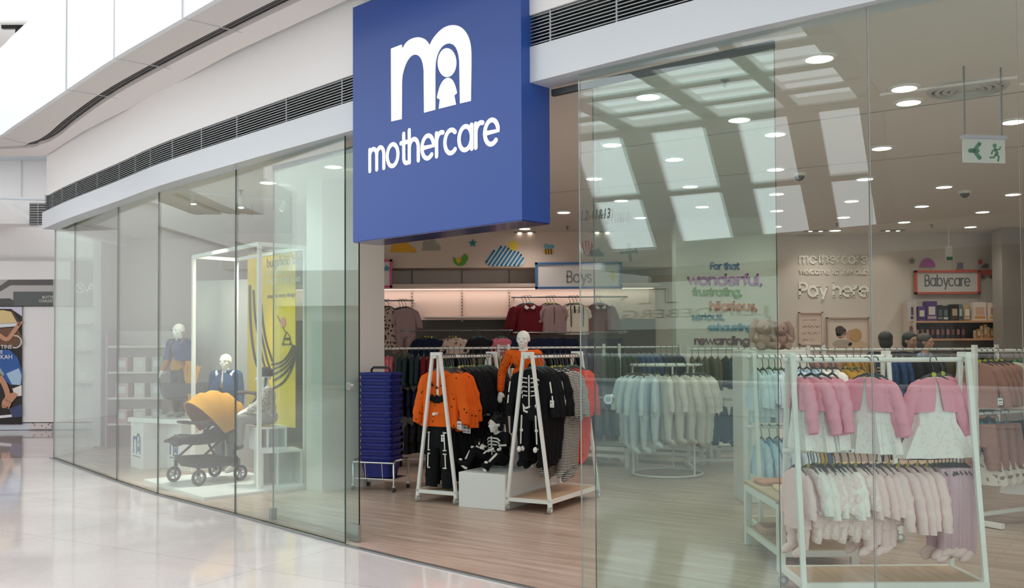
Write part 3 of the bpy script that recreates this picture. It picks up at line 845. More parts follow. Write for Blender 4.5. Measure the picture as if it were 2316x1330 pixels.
def torso(mb, sw, L, hem, mi=0, d=.034, fold=.12, waist=None, z0=-.105, neck=.05, k=7, ph=0.0, fat=0.0):
    prof = [(.004, neck, d * .40), (-.012, neck + (sw - neck) * .38, d * .62), (-.032, neck + (sw - neck) * .76, d * .8), (-.056, sw * .95, d * .95), (-.10, sw * .97, d * 1.12)]
    n = 7
    for i in range(1, n + 1):
        t = i / n; w = sw * .97 * (1 - t) + hem * t
        if waist: w = (sw + (waist - sw) * min(1, t / .4) if t < .4 else waist + (hem - waist) * ((t - .4) / .6) ** .9)
        prof.append((-.10 - (L - .10) * t, w, d * (1.1 + .5 * t)))
    rings = [ring(z0 + z, w + fat, dd + fat, fold=fold * min(1, abs(z) / L + .15), k=k, ph=ph + z * 3) for z, w, dd in prof]
    zb = z0 - L
    rings.append([Vector((p.x * .97, p.y * .8, zb + .004)) for p in rings[-1]])
    mb.loft(rings, mi)
    return zb

def wavy(pts, rs, seed, k=4):
    """more rings along a sleeve or leg, with soft creases"""
    rg = random.Random(int(seed * 7 + len(pts) * 13 + rs[0] * 1000)); P_, R_ = [], []
    for i in range(len(pts) - 1):
        for j in range(k):
            t = j / k; a, b = Vector(pts[i]), Vector(pts[i + 1])
            P_.append(a.lerp(b, t) + Vector((rg.uniform(-.004, .004), rg.uniform(-.004, .004), 0)))
            R_.append((rs[i] * (1 - t) + rs[i + 1] * t) * (1 + rg.uniform(-.035, .03)))
    return P_ + [Vector(pts[-1])], R_ + [rs[-1]]
def sleeve(mb, sd, sw, Ls, mi=0, r0=.047, r1=.034, spread=.05, z0=-.105, cuff=None, bend=0.0, fat=0.0):
    pts = [(sd * (sw - .055), 0, z0 - .040), (sd * (sw - .012), 0, z0 - .072), (sd * (sw + .006 + spread * .35), -bend * .3 + .006, z0 - .075 - Ls * .35), (sd * (sw + .012 + spread * .75), -bend * .7, z0 - .075 - Ls * .7), (sd * (sw + .012 + spread), -bend, z0 - .075 - Ls)]
    rs = [r0 * .8 + fat, r0 + fat, r0 * .95 + fat, (r0 + r1) / 2 + fat, r1 + fat]
    mb.tube(*wavy(pts, rs, sd), 12, mi, flat=.72, flatdir=(0, 1, 0))
    if cuff is not None:
        a, b = Vector(pts[-2]).lerp(Vector(pts[-1]), .8), Vector(pts[-1]).lerp(Vector(pts[-2]), -.06)
        mb.tube([a, b], [r1 * 1.08, r1 * 1.02], 12, cuff, flat=.75, flatdir=(0, 1, 0))

def leg(mb, sd, zt, L, x0=.065, x1=.085, r0=.062, r1=.035, mi=0, foot=True, dirn=-1, flat=.75, soles=None):
    pts = [(sd * x0 * .8, 0, zt + .05), (sd * x0, 0, zt), (sd * (x0 + x1) / 2, .004, zt - L * .5), (sd * x1, 0, zt - L)]
    mb.tube(*wavy(pts, [r0 * .9, r0, (r0 + r1) / 2 * 1.05, r1], sd), 12, mi, flat=flat, flatdir=(0, 1, 0))
    if foot:
        R = Matrix.Rotation(math.radians(28) * -dirn, 3, 'X')
        mb.ball((sd * x1, dirn * .03, zt - L - .012), (.03, .055, .026), soles if soles is not None else mi, 12, 8, R=R)

HOOK = mat('hanger_steel', '#54565A', .35, .7)
HPLA = mat('hanger_grey_plastic', '#4A4C50', .45)
HCLR = mat('hanger_black_plastic', '#26282B', .4)
TAGW = mat('price_tag_card', '#EDEFF0', .6)
TAGB = mat('tag_print', '#7C8790', .6)
SIZE = {'y': mat('size_disc_yellow', '#C9C33A', .5), 'g': mat('size_disc_green', '#5FA05A', .5), 'b': mat('size_disc_teal', '#3E8E92', .5), 'o': mat('size_disc_orange', '#CF7A3A', .5)}
def hanger_mesh(span=.12, size=None, drop=-.085, seg=8):
    mb = MB()
    pts = [(.0215, 0, -.004)] + [(.021 * math.cos(a), 0, .021 * math.sin(a)) for a in (0.1, .6, 1.2, 1.8, 2.4, 3.0, 3.5)] + [(-.006, 0, -.035), (0, 0, -.05), (0, 0, drop)]
    mb.tube(pts, .0032, seg, 1)
    for s in (-1, 1):
        mb.tube([(0, 0, drop + .004), (s * span * .45, 0, drop - .012), (s * span, 0, drop - .050)], [.009, .008, .006], 8, 0, flat=.6, flatdir=(0, 1, 0))
    if size: mb.cyl((0, -.006, drop - .001), (0, .006, drop - .001), .014, 10, 2)
    return mb.mesh('hanger', [HPLA, HOOK, SIZE[size or 'y']])
HANG = {}
def add_hanger(root, span=.12, size=None):
    key = (round(span, 3), size)
    if key not in HANG: HANG[key] = hanger_mesh(span, size)
    o = bpy.data.objects.new('hanger', HANG[key]); COL.objects.link(o); o.parent = root
mbt = MB(); mbt.box((0, 0, -.03), (.036, .0015, .055)); mbt.box((0, -.001, -.022), (.026, .0012, .012), mi=1); mbt.box((0, -.001, -.045), (.024, .0012, .006), mi=1); mbt.tube([(0, 0, -.004), (.002, 0, .03)], .0008, 5, 0)
TAG_ME = mbt.mesh('price_tag', [TAGW, TAGB])
def add_tag(root, x, y, z, rz=0.0):
    o = bpy.data.objects.new('price_tag', TAG_ME); COL.objects.link(o); o.parent = root; o.location = (x, y, z); o.rotation_euler.z = rz

def cloth(name, col, var=.06):
    return mat('cloth_' + name, col, .85, spec=.15, var=var, bump=(28.0, .35))

def garment(name, kind, mats, span=.12, size=None, tagpos=None, **k):
    """a piece of clothing on its hanger; the hook rests on the rail at the origin, the front faces -Y"""
    mb = MB(); extra = None
    sw = k.get('sw', .14); L = k.get('L', .36); ph = k.get('ph', 0.0)
    cm = 1 if len(mats) > 1 and k.get('cuff') else None
    if kind == 'top':
        torso(mb, sw, L, k.get('hem', sw * 1.02), ph=ph, d=k.get('d', .034))
        for s in (-1, 1): sleeve(mb, s, sw, k.get('Ls', .28), cuff=cm, spread=k.get('spread', .05), r0=k.get('r0', .047))
    elif kind == 'dress':
        torso(mb, sw, L, k.get('hem', .24), waist=sw * .95, fold=.28, k=9, ph=ph, d=.034)
    elif kind == 'sleepsuit':
        zb = torso(mb, sw, L, sw * .98, ph=ph)
        for s in (-1, 1):
            sleeve(mb, s, sw, k.get('Ls', .24), cuff=cm, spread=.035)
            leg(mb, s, zb + .03, k.get('LL', .30), x0=sw * .48, x1=sw * .55, r0=sw * .47, r1=.036, dirn=-1)
    elif kind == 'romper':
        zb = torso(mb, sw, L, sw * .95, ph=ph, fold=.16)
        for s in (-1, 1):
            sleeve(mb, s, sw, k.get('Ls', .15), r0=.044, r1=.036, spread=.03)
            leg(mb, s, zb + .03, k.get('LL', .14), x0=sw * .5, x1=sw * .55, r0=sw * .46, r1=.036, foot=k.get('foot', False))
    elif kind == 'leggings':
        rings = [ring(z, w, d_, fold=.06) for z, w, d_ in ((-.10, .095, .02), (-.13, .10, .03), (-.18, .105, .036), (-.24, .108, .04), (-.26, .10, .04))]
        mb.loft(rings, 0)
        for s in (-1, 1): leg(mb, s, -.23, L, x0=.052, x1=.055, r0=.052, r1=.028, foot=k.get('foot', True), flat=.8, soles=1 if len(mats) > 1 else None)
    elif kind == 'trousers':
        rings = [ring(z, w, d_, fold=.1) for z, w, d_ in ((-.09, .11, .02), (-.12, .115, .03), (-.20, .125, .04), (-.28, .13, .045))]
        mb.loft(rings, 0)
        for s in (-1, 1): leg(mb, s, -.25, L, x0=.065, x1=.085, r0=.066, r1=.055, foot=False)
    elif kind == 'skirt':
        rings = [ring(-.09 - L * t, .11 + k.get('flare', .09) * t, .02 + .03 * t, fold=.35 * t, k=9, ph=ph) for t in (0, .06, .2, .4, .6, .8, 1)]
        mb.loft(rings, 0)
    if 'decor' in k: k['decor'](mb, sw, L)
    root = mb.build(name, mats)
    if kind == 'dress' and k.get('cardigan'):
        cmb = MB(); Lc = k.get('Lc', .20)
        # open cardigan: sheet around the body with a gap at the front
        prof = [(0, .052, .018), (-.010, sw * .62, .024), (-.026, sw * .92, .032), (-.05, sw * 1.03, .040), (-.10, sw * 1.03, .046), (-Lc * .75, sw * 1.05, .05), (-Lc, sw * 1.12, .052)]
        rings = []
        for j, (z, w, d_) in enumerate(prof):
            gap = .015 + .17 * (j / len(prof)) ** 2.6; r = []
            for i in range(33):
                t = -PI / 2 + gap + (2 * PI - 2 * gap) * i / 32
                cc, ss = math.cos(t), math.sin(t); r.append(Vector((w * math.copysign(abs(cc) ** .75, cc), d_ * 1.12 * math.copysign(abs(ss) ** .75, ss), -.103 + z - .02 * (abs(math.sin(t / 2 + PI / 4)) if j == len(prof) - 1 else 0))))
            rings.append(r)
        inner_ = [[Vector((p.x * .95, p.y * .9, p.z)) for p in r] for r in rings]
        cmb.loft(rings, 0, open_ring=True, caps=False); cmb.loft(inner_, 0, open_ring=True, caps=False)
        for s in (-1, 1): sleeve(cmb, s, sw * 1.02, k.get('Ls', .24), spread=k.get('spread', .06), fat=.003)
        cmb.build('cardigan', k['cardigan'], root)
    if kind == 'dress' and not k.get('cardigan') and k.get('Ls'):
        pass
    if k.get('hang', True): add_hanger(root, min(span, sw * .92), size)
    if tagpos: add_tag(root, *tagpos)
    return root

PROTO = {}
SCL = {'orange_top': 1.36, 'bone_top': 1.25, 'dark_floral_top': 1.25, 'bone_trousers': 1.12, 'black_skirt': 1.1, 'dark_leggings': 1.15, 'skeleton_suit': 1.2, 'stripe_suit': 1.2, 'red_suit': 1.18}
def hang(key, p, rz, label, cat, group, tilt_=0.0):
    """first hanging uses the prototype itself, later ones copy it with its parts"""
    src, used = PROTO[key]
    o = copy_tree(src) if used else src
    PROTO[key] = (src, True)
    o.location = p; o.rotation_euler = (tilt_, 0, rz)
    f = SCL.get(key, 1.0); g = random.uniform(.95, 1.05)
    o.scale = (f * random.uniform(.96, 1.04), f * random.uniform(.85, 1.1), f * g)
    return tag(o, label, cat, group)
def proto(key, *a, **k): PROTO[key] = (garment(*a, **k), False)

# -- fabrics
ORANGE = patmat('pumpkin_orange', '#E8641B', '#241A14', 'spots', 26, .16)
ORANGE_P = cloth('orange', '#E8641B'); BLACK = cloth('black', '#17181B'); BLACK2 = cloth('charcoal', '#26272B')
BONE = mat('bone_print', '#E9E8E1', .7)
STRIPE = patmat('monochrome_scribble', '#D8D5D0', '#26262A', 'stripes', 26, .55)
LEOP = patmat('leopard_print', '#B9A49A', '#2A2527', 'spots', 22, .34)
DFLOR = patmat('dark_floral', '#1B1E22', '#5D4A46', 'noise', 14, .36)
RED = cloth('coral_red', '#D5432F'); MAROON = cloth('maroon', '#6E1F27'); MAUVEG = cloth('mauve_grey', '#A58A8C')
CREAM = cloth('cream', '#E4D6C6'); NAVY = cloth('navy', '#20263E'); TEAL = cloth('teal', '#2B3D42'); FOREST = cloth('forest', '#2C4A33')
PINK = cloth('rose_pink', '#EC9DB0'); PINKP = cloth('pale_pink', '#F1D3D3'); PINKM = cloth('dusty_mauve', '#D3AFBC')
WFLOR = patmat('white_floral', '#F6F0EC', '#F2E3E3', 'noise', 42, .40)
PFLOR = patmat('pink_floral', '#F3D9D7', '#F8E9E6', 'noise', 40, .42)
WHITEC = cloth('white', '#F3F0EE'); PBLUE = cloth('pale_blue', '#D5E1EA'); BLUE_ = cloth('sky_blue', '#BFD6E8'); BEIGE = cloth('oat', '#E6DFD8'); GREYC = cloth('pale_grey', '#D4D4D3')
BROWN = cloth('dusty_brown', '#A77F76'); DENIM = cloth('denim', '#33507E'); OLIVE = cloth('olive', '#5B5640'); HOTP = cloth('hot_pink', '#D97A8A'); MUST = cloth('mustard', '#B98A34')

def surf(sw, d):
    return lambda u, v: Vector((u, -d * math.sqrt(max(.05, 1 - (u / (sw * 1.05)) ** 2)) - .004, v))
def pumpkin_face(mb, sw, L):
    P = surf(sw, .048); e = Vector((0, -.003, 0))
    for s in (-1, 1): mb.poly([P(s * .03, -.22), P(s * .075, -.21), P(s * .05, -.175)], .004, 1, axis=(0, -1, 0))
    mb.poly([P(u, v) for u, v in [(-.085, -.27), (-.06, -.29), (-.045, -.275), (-.02, -.295), (0, -.278), (.02, -.295), (.045, -.275), (.06, -.29), (.085, -.27), (.06, -.325), (.02, -.342), (-.02, -.342), (-.06, -.325)]], .004, 1, axis=(0, -1, 0))
    mb.poly([P(-.012, -.235), P(.012, -.235), P(0, -.215)], .004, 1, axis=(0, -1, 0))
def leg_bones(mb, sw, L):
    for s in (-1, 1):
        P = lambda u, v: Vector((u, -.055, v)); e = Vector((0, -.003, 0))
        mb.stroke([(s * .075, -.16), (s * .082, -.30)], .010, P, e, 1); mb.stroke([(s * .084, -.33), (s * .088, -.44)], .010, P, e, 1)
        for v in (-.155, -.30, -.33, -.445): mb.stroke([(s * .075 - .008, v), (s * .082 + .012, v)], .011, P, e, 1)
def skeleton(mb, sw, L):
    P = surf(sw, .045); e = Vector((0, -.003, 0)); z = -.13
    mb.stroke([(0, z - .02), (0, z - .26)], .012, P, e, 1)
    for k in range(5):
        for s in (-1, 1): mb.stroke([(s * .02, z - .04 - k * .035), (s * .06, z - .035 - k * .035), (s * (.088 - k * .006), z - .055 - k * .035)], .010, P, e, 1)
    mb.stroke([(-.06, z - .25), (-.04, z - .28), (0, z - .27), (.04, z - .28), (.06, z - .25), (.05, z - .30), (0, z - .315), (-.05, z - .30)], .018, P, e, 1, closed=True)
    for s in (-1, 1):
        Q = lambda u, v: Vector((u, -.058, v))
        mb.stroke([(s * .065, -.47), (s * .07, -.57)], .013, Q, e, 1); mb.stroke([(s * .072, -.60), (s * .075, -.69)], .011, Q, e, 1)
        mb.ball((s * .07, -.056, -.585), (.016, .006, .014), 1, 8, 6)
        mb.stroke([(s * .187, -.2), (s * .20, -.28)], .011, lambda u, v: Vector((u, -.036, v)), e, 1)
        mb.stroke([(s * .205, -.31), (s * .212, -.37)], .010, lambda u, v: Vector((u, -.034, v)), e, 1)
        mb.ball((s * .075, -.085, -.735), (.018, .02, .024), 1, 8, 6)
def placket(mb, sw, L):
    P = surf(sw, .045); e = Vector((0, -.003, 0))
    mb.stroke([(0, -.13), (0, -.11 - L * .7)], .006, P, e, 1)
    for k in range(5): mb.ball(P(0, -.15 - k * .05), (.006, .004, .006), 1, 8, 5)
def jacket_lines(mb, sw, L):
    P = surf(sw, .045); e = Vector((0, -.003, 0))
    for s in (-1, 1):
        mb.stroke([(s * .085, -.12), (s * .08, -.38)], .012, P, e, 1); mb.stroke([(s * .035, -.12), (s * .03, -.2)], .02, P, e, 1)
def collar(mb, sw, L):
    for s in (-1, 1): mb.poly([Vector((s * .005, -.045, -.15)), Vector((s * .06, -.03, -.108)), Vector((s * .075, -.04, -.145)), Vector((s * .045, -.052, -.175))], .004, 1, axis=(0, -1, 0))
def chest_print(mb, sw, L):
    P = surf(sw, .045); e = Vector((0, -.003, 0))
    for k in range(3): mb.stroke([(-.06 + .01 * k, -.2 - k * .035), (.05 - .012 * k, -.2 - k * .035)], .016, P, e, 1)

proto('orange_top', 'long_sleeved_top', 'top', [ORANGE, BLACK], size='g', sw=.148, L=.41, Ls=.31, hem=.16, decor=pumpkin_face, tagpos=(.17, -.02, -.47))
proto('bone_trousers', 'trousers', 'trousers', [BLACK, BONE], size='y', L=.36, decor=leg_bones, tagpos=(.06, -.05, -.17))
proto('black_skirt', 'skirt', 'skirt', [BLACK], size='g', L=.52, flare=.11, tagpos=(.08, -.05, -.14))
proto('bone_top', 'long_sleeved_top', 'top', [BLACK, BONE], size='y', sw=.16, L=.44, decor=chest_print, tagpos=(.18, -.02, -.42))
proto('dark_floral_top', 'long_sleeved_top', 'top', [DFLOR], size='g', sw=.16, L=.46, tagpos=(.19, -.02, -.40))
proto('dark_leggings', 'leggings', 'leggings', [DFLOR], L=.40, foot=False, tagpos=(.06, -.04, -.15))
proto('skeleton_suit', 'sleepsuit', 'sleepsuit', [BLACK, BONE], size='b', sw=.165, L=.40, Ls=.30, LL=.36, decor=skeleton, tagpos=(.20, -.03, -.34))
proto('stripe_suit', 'sleepsuit', 'sleepsuit', [STRIPE], size='y', sw=.15, L=.42, Ls=.30, LL=.42, tagpos=(.18, -.03, -.40))
proto('red_suit', 'sleepsuit', 'sleepsuit', [RED], size='g', sw=.15, L=.40, Ls=.30, LL=.36, tagpos=(.18, -.03, -.36))
proto('pink_dress', 'cardigan_dress', 'dress', [WFLOR], size='y', sw=.125, L=.46, hem=.235, cardigan=PINK, Lc=.19, Ls=.26)
proto('pink_dress_side', 'cardigan_dress', 'dress', [WFLOR], sw=.125, L=.44, hem=.17, cardigan=PINK, Lc=.19, Ls=.26)
proto('pink_romper', 'romper', 'romper', [PFLOR], size='y', sw=.12, L=.32, Ls=.16, LL=.12, tagpos=None)
proto('pink_romper_long', 'romper', 'romper', [PINKP], sw=.115, L=.34, Ls=.20, LL=.15, foot=True)
proto('white_top', 'wrap_top', 'top', [WFLOR], sw=.115, L=.27, Ls=.20, hem=.15)
proto('pink_cardigan', 'knitted_cardigan', 'top', [PINKP, WHITEC], size='y', sw=.12, L=.32, Ls=.28, decor=placket, tagpos=(0.02, -.05, -.22))
proto('mauve_leggings', 'leggings', 'leggings', [PINKM, PINKP], L=.36)
proto('blue_romper', 'romper', 'romper', [PBLUE], size='g', sw=.115, L=.30, Ls=.20, LL=.12)
proto('blue_top', 'long_sleeved_top', 'top', [BLUE_], sw=.115, L=.27, Ls=.2)
proto('blue_sleepsuit', 'sleepsuit', 'sleepsuit', [PBLUE], sw=.14, L=.40, Ls=.28, LL=.30, cuff=True)
proto('oat_sleepsuit', 'sleepsuit', 'sleepsuit', [BEIGE], sw=.135, L=.38, Ls=.27, LL=.28)
proto('white_sleepsuit', 'sleepsuit', 'sleepsuit', [WHITEC], sw=.135, L=.38, Ls=.27, LL=.33)
proto('grey_sleepsuit', 'sleepsuit', 'sleepsuit', [GREYC], sw=.135, L=.36, Ls=.26, LL=.26)
proto('leopard_dress', 'dress', 'dress', [LEOP], sw=.13, L=.62, hem=.20)
proto('grey_romper', 'romper', 'romper', [MAUVEG], sw=.14, L=.38, Ls=.2, LL=.2)
proto('navy_top', 'short_top', 'top', [NAVY, WHITEC], size='y', sw=.16, L=.36, Ls=.14)
proto('floral_top', 'short_top', 'top', [patmat('peach_floral', '#D9C2B4', '#8C6E66', 'noise', 20, .38)], size='y', sw=.15, L=.34, Ls=.14)
proto('black_top', 'short_top', 'top', [BLACK2], size='b', sw=.16, L=.36, Ls=.14)
proto('hotpink_top', 'short_top', 'top', [HOTP, WHITEC], size='g', sw=.14, L=.34, Ls=.14, decor=chest_print)
proto('maroon_jumper', 'jumper', 'top', [MAROON, GREYC], size='b', sw=.17, L=.38, Ls=.26, decor=collar)
proto('mauve_shirt', 'shirt', 'top', [MAUVEG, BLACK2], size='y', sw=.16, L=.36, Ls=.28, decor=placket)
proto('cream_jacket', 'jacket', 'top', [CREAM, BLACK2], size='g', sw=.16, L=.38, Ls=.28, decor=jacket_lines)
proto('denim_top', 'short_top', 'top', [DENIM, CREAM], size='y', sw=.16, L=.38, Ls=.2, decor=chest_print)
proto('teal_top', 'long_sleeved_top', 'top', [TEAL], size='g', sw=.15, L=.38)
proto('green_top', 'long_sleeved_top', 'top', [FOREST], size='g', sw=.15, L=.40)
proto('olive_top', 'long_sleeved_top', 'top', [OLIVE], size='o', sw=.15, L=.38)
proto('brown_top', 'long_sleeved_top', 'top', [BROWN], size='y', sw=.14, L=.36, tagpos=(.15, -.03, -.38))
proto('cream_top', 'long_sleeved_top', 'top', [CREAM], size='g', sw=.14, L=.38, tagpos=(.15, -.03, -.40))
proto('brown_trousers', 'trousers', 'trousers', [BROWN], size='b', L=.22)
proto('floral_skirt', 'skirt', 'skirt', [patmat('meadow_print', '#DCD3CB', '#8A7A78', 'noise', 24, .38)], L=.26, flare=.08)
proto('white_tunic', 'tunic', 'top', [WHITEC, PINKM], size='o', sw=.13, L=.36, Ls=.05, hem=.19, decor=chest_print)
proto('mustard_top', 'long_sleeved_top', 'top', [MUST], size='y', sw=.14, L=.36)
proto('dark_trousers', 'trousers', 'trousers', [NAVY], L=.3)
proto('pink_leggings', 'leggings', 'leggings', [HOTP, PINKP], L=.3)

# ================================================================ rails and stands
RACKW = mat('rack_white', '#EEEDEA', .4)
SHELFW = woodmat('shelf_oak', '#D3B597', '#B8977A', (1.5, 14), .45, 0, False)
WHEEL = mat('caster_grey', '#A9A7A2', .4)
def a_rack(pos, rz, label, lower=True, W=.44, L=1.06, H=1.445, solid=True, name='clothes_rack', group=None):
    """A-frame rack on casters: rail along local Y, feet at +-W/2"""
    o = empty(name, pos, rz, label, 'clothes rack', group)
    h = L / 2
    for sx in (-1, 1):
        for sy in (-1, 1):
            mb = MB(); mb.bar((sx * W / 2, sy * h, .10), (sx * .045, sy * h, H), .030, .030, up=(0, 1, 0)); mb.build('leg', RACKW, o, bevel=.004)
            mb = MB(); mb.box((sx * W / 2, sy * h, .075), (.034, .034, .03), mi=1); mb.cyl((sx * W / 2 - .014, sy * h, .034), (sx * W / 2 + .014, sy * h, .034), .034, 20); mb.cyl((sx * W / 2 - .016, sy * h, .034), (sx * W / 2 + .016, sy * h, .034), .016, 12, 1)
            mb.build('caster', [WHEEL, RACKW], o)
    for sy in (-1, 1):
        mb = MB(); mb.box((0, sy * h, H), (.125, .034, .034)); mb.build('top_block', RACKW, o, bevel=.005)
    mb = MB(); mb.cyl((0, -h - .045, H - .03), (0, h + .045, H - .03), .0145, 16); mb.build('rail', RACKW, o)
    if lower:
        mb = MB(); mb.cyl((0, -h - .055, .865), (0, h + .055, .865), .0145, 16); mb.build('rail', RACKW, o)
        for sy in (-1, 1):
            mb = MB(); mb.bar((0, sy * (h - .03), .87), (0, sy * (h - .03), H - .02), .022, .022, up=(0, 1, 0)); mb.build('rail_post', RACKW, o)
    mb = MB()
    for sx in (-1, 1): mb.box((sx * W / 2, 0, .105), (.03, L + .03, .034))
    for sy in (-1, 1): mb.box((0, sy * h, .105), (W - .03, .03, .034))
    mb.build('base_frame', RACKW, o)
    mb = MB(); mb.box((0, 0, .112), (W - .03, L - .03, .012)); mb.build('base_shelf', SHELFW, o)
    return o
def rail_pt(rack, s, z):
    """point on a rail of the rack; s 0..1 from its local -Y end"""
    L = 1.06
    return rack.matrix_basis @ Vector((0, -L / 2 + L * s, z))
def basis(o): return Matrix.Translation(o.location) @ Matrix.Rotation(o.rotation_euler.z, 4, 'Z')
def run(rack, items, z, where, L=1.06, jit=.10, flip=False, group=None, extra=0.0):
    """hang items (key, n, s0, s1, words, category) along a rail"""
    B = basis(rack)
    for key, n, s0, s1, words_, cat in items:
        for i in range(n):
            s = s0 + (s1 - s0) * (i / max(1, n - 1) if n > 1 else 0)
            p = B @ Vector((0, -L / 2 + L * s, z))
            a = rack.rotation_euler.z + (PI if flip else 0) + random.uniform(-jit, jit) + extra
            lab = ('%s, %s %s' % (words_, nth(i), where)) if n > 1 else '%s, %s' % (words_, where.replace('from the ', 'near the '))
            hang(key, p, a, lab, cat, group or (words_ + ' ' + where))

HR, LR = 1.415, .865
# Halloween racks
rack_a = a_rack((-.48, 9.72, 0), math.atan2(.95, .53) - PI / 2, 'white A-frame rack of orange pumpkin tops and black trousers', True)
rack_b = a_rack((.40, 9.18, 0), math.atan2(.95, .53) - PI / 2, 'white A-frame rack of skeleton suits beside the white plinth', False)
run(rack_a, [('orange_top', 7, .07, .29, 'orange pumpkin-face top', 'top'), ('bone_top', 6, .40, .66, 'black top with white bone print', 'top'), ('dark_floral_top', 5, .76, .97, 'dark floral top', 'top')], HR, 'from the front of the left Halloween rack')
run(rack_a, [('bone_trousers', 3, .05, .13, 'black trousers with white leg bones', 'trousers'), ('black_skirt', 4, .22, .42, 'long black net skirt', 'skirt'), ('dark_leggings', 6, .55, .95, 'dark patterned leggings', 'leggings')], LR, 'under the pumpkin tops from the front')
run(rack_b, [('skeleton_suit', 5, .08, .34, 'black skeleton sleepsuit', 'sleepsuit'), ('stripe_suit', 5, .47, .70, 'black and white scribble sleepsuit', 'sleepsuit'), ('red_suit', 4, .80, .97, 'coral red sleepsuit', 'sleepsuit')], HR, 'from the front of the right Halloween rack')
# front pink rack, rail running left to right
rack_c = a_rack((2.225, 5.80, 0), -PI / 2, 'white A-frame rack of pink baby clothes right behind the front glass', True)
run(rack_c, [('pink_dress_side', 4, .06, .24, 'pink cardigan over white dress', 'dress')], HR, 'from the left end of the front rack', jit=.2, extra=.25)
hang('pink_dress_side', rail_pt(rack_c, .46, HR) if False else basis(rack_c) @ Vector((0, -.53 + 1.06 * .44, HR)), math.radians(-38), 'pink cardigan dress turned half to the front, middle of the front rack', 'dress', 'pink cardigan dresses')
hang('pink_dress_side', basis(rack_c) @ Vector((0, -.53 + 1.06 * .49, HR)), math.radians(-55), 'pink cardigan dress right behind the vertical glass joint', 'dress', 'pink cardigan dresses')
hang('pink_dress', basis(rack_c) @ Vector((.055, -.53 + 1.06 * .80, HR)), math.radians(6), 'large pink cardigan and flared white dress facing the glass at the right', 'dress', 'pink cardigan dresses')
hang('pink_dress', basis(rack_c) @ Vector((-.035, -.53 + 1.06 * .89, HR)), math.radians(14), 'flared white dress with pink cardigan at the right end of the rail', 'dress', 'pink cardigan dresses')
run(rack_c, [('pink_romper_long', 1, .03, .03, 'pale pink footed romper by the left legs', 'romper'), ('pink_romper', 1, .10, .1, 'pink floral romper turned to the front', 'romper'), ('white_top', 6, .13, .33, 'white floral wrap top', 'top')], LR, 'from the left of the lower front rail', jit=.2, extra=.3)
run(rack_c, [('pink_romper', 6, .15, .37, 'pink floral romper', 'romper'), ('pink_romper_long', 4, .40, .52, 'pale pink footed romper', 'romper'), ('pink_cardigan', 5, .56, .78, 'pale pink knitted cardigan', 'cardigan'), ('mauve_leggings', 9, .82, .99, 'dusty mauve footed leggings', 'leggings')], LR, 'from the left along the lower front rail', jit=.15, extra=.3)
# blue rack behind it
rack_d = a_rack((2.44, 7.56, 0), -PI / 2, 'white A-frame rack of pale blue baby clothes behind the small table', True)
run(rack_d, [('blue_romper', 6, .03, .26, 'pale blue romper', 'romper'), ('blue_top', 4, .30, .46, 'sky blue baby top', 'top'), ('white_top', 3, .52, .62, 'white baby top', 'top'), ('mustard_top', 3, .70, .80, 'mustard baby top', 'top')], HR, 'from the left of the blue rack', extra=.2)
run(rack_d, [('blue_top', 3, .06, .18, 'sky blue baby top', 'top'), ('blue_romper', 3, .24, .40, 'pale blue romper', 'romper')], LR, 'on the lower rail of the blue rack', extra=.2)

# ================================================================ fixtures inside the shop
def pic(px, py, y): return aty(px, py, y)
PILW = mat('pillar_paint', '#E6E2DF', .6)
mb = MB(); slab(mb, [(-2.0, 10.01), (-1.43, 10.64), (-1.62, 10.78), (-2.19, 10.13)], 0, CEIL); struct('pillar_9', mb, PILW)
mb = MB(); mb.box((2.98, 13.35, 1.65), (1.40, .30, 3.3)); struct('pillar_10', mb, mat('text_wall_paint', '#E9E1D8', .6))
a = pic(2268, 700, 14.5); mb = MB(); mb.box((a.x + .45, 14.65, 1.65), (.9, .3, 3.3)); struct('pillar_11', mb, mat('grey_pillar', '#A99E98', .6))

def wall_text(name, text, x0, x1, base, xhpx, y, m_, parent, w=.16, th=.012):
    a, b = aty(x0, base, y), aty(x1, base, y); xh = xhpx / FOC * y
    w *= 1.25; st = xh * w; xh -= st; a.z += st / 2; b.z += st / 2
    mb = MB()
    lettering(mb, text, lambda u, v: Vector((a.x + st / 2 + u, y, a.z + v + (b.z - a.z) * u / (b.x - a.x))), Vector((0, -th, 0)), xh, st, b.x - a.x - st)
    o = mb.build(name, m_)
    o.data.transform(Matrix.Translation(-parent.location)); o.parent = parent
    return o
qd = empty('wall_lettering', aty(1640, 690, 13.19), 0, 'coloured word list For that wonderful, frustrating, hilarious on the pale wall', 'wall lettering')
for k, (t, x0, x1, bs, xh, c) in enumerate([('For that', 1606, 1672, 610, 13, '#5A7DB4'), ('wonderful,', 1554, 1724, 646, 21, '#C88AC6'), ('frustrating,', 1565, 1678, 670, 15, '#80AC5E'), ('hilarious,', 1605, 1713, 703, 17, '#EA8E66'), ('serious,', 1563, 1638, 725, 13, '#6496A5'), ('exhausting,', 1601, 1706, 748, 13, '#5CA2C2'), ('rewarding', 1570, 1696, 780, 15, '#8A6070')]):
    wall_text('word', t, x0, x1, bs, xh, 13.198, mat('word_colour_%d' % k, c, .6), qd, .19)
LET = mat('raised_letter', '#FFF8F2', .5)
pw = empty('raised_wall_lettering', aty(1885, 640, 15.29), 0, 'raised pale lettering on the pay desk wall: name, welcome to the club, Pay here', 'wall lettering')
for t, x0, x1, bs, xh in (('mothercare', 1806, 1962, 597, 19), ('welcome to the club', 1807, 1963, 621, 11), ('Pay here', 1806, 1964, 672, 26)):
    wall_text('letters', t, x0, x1, bs, xh, 15.298, LET, pw, .15, .022)

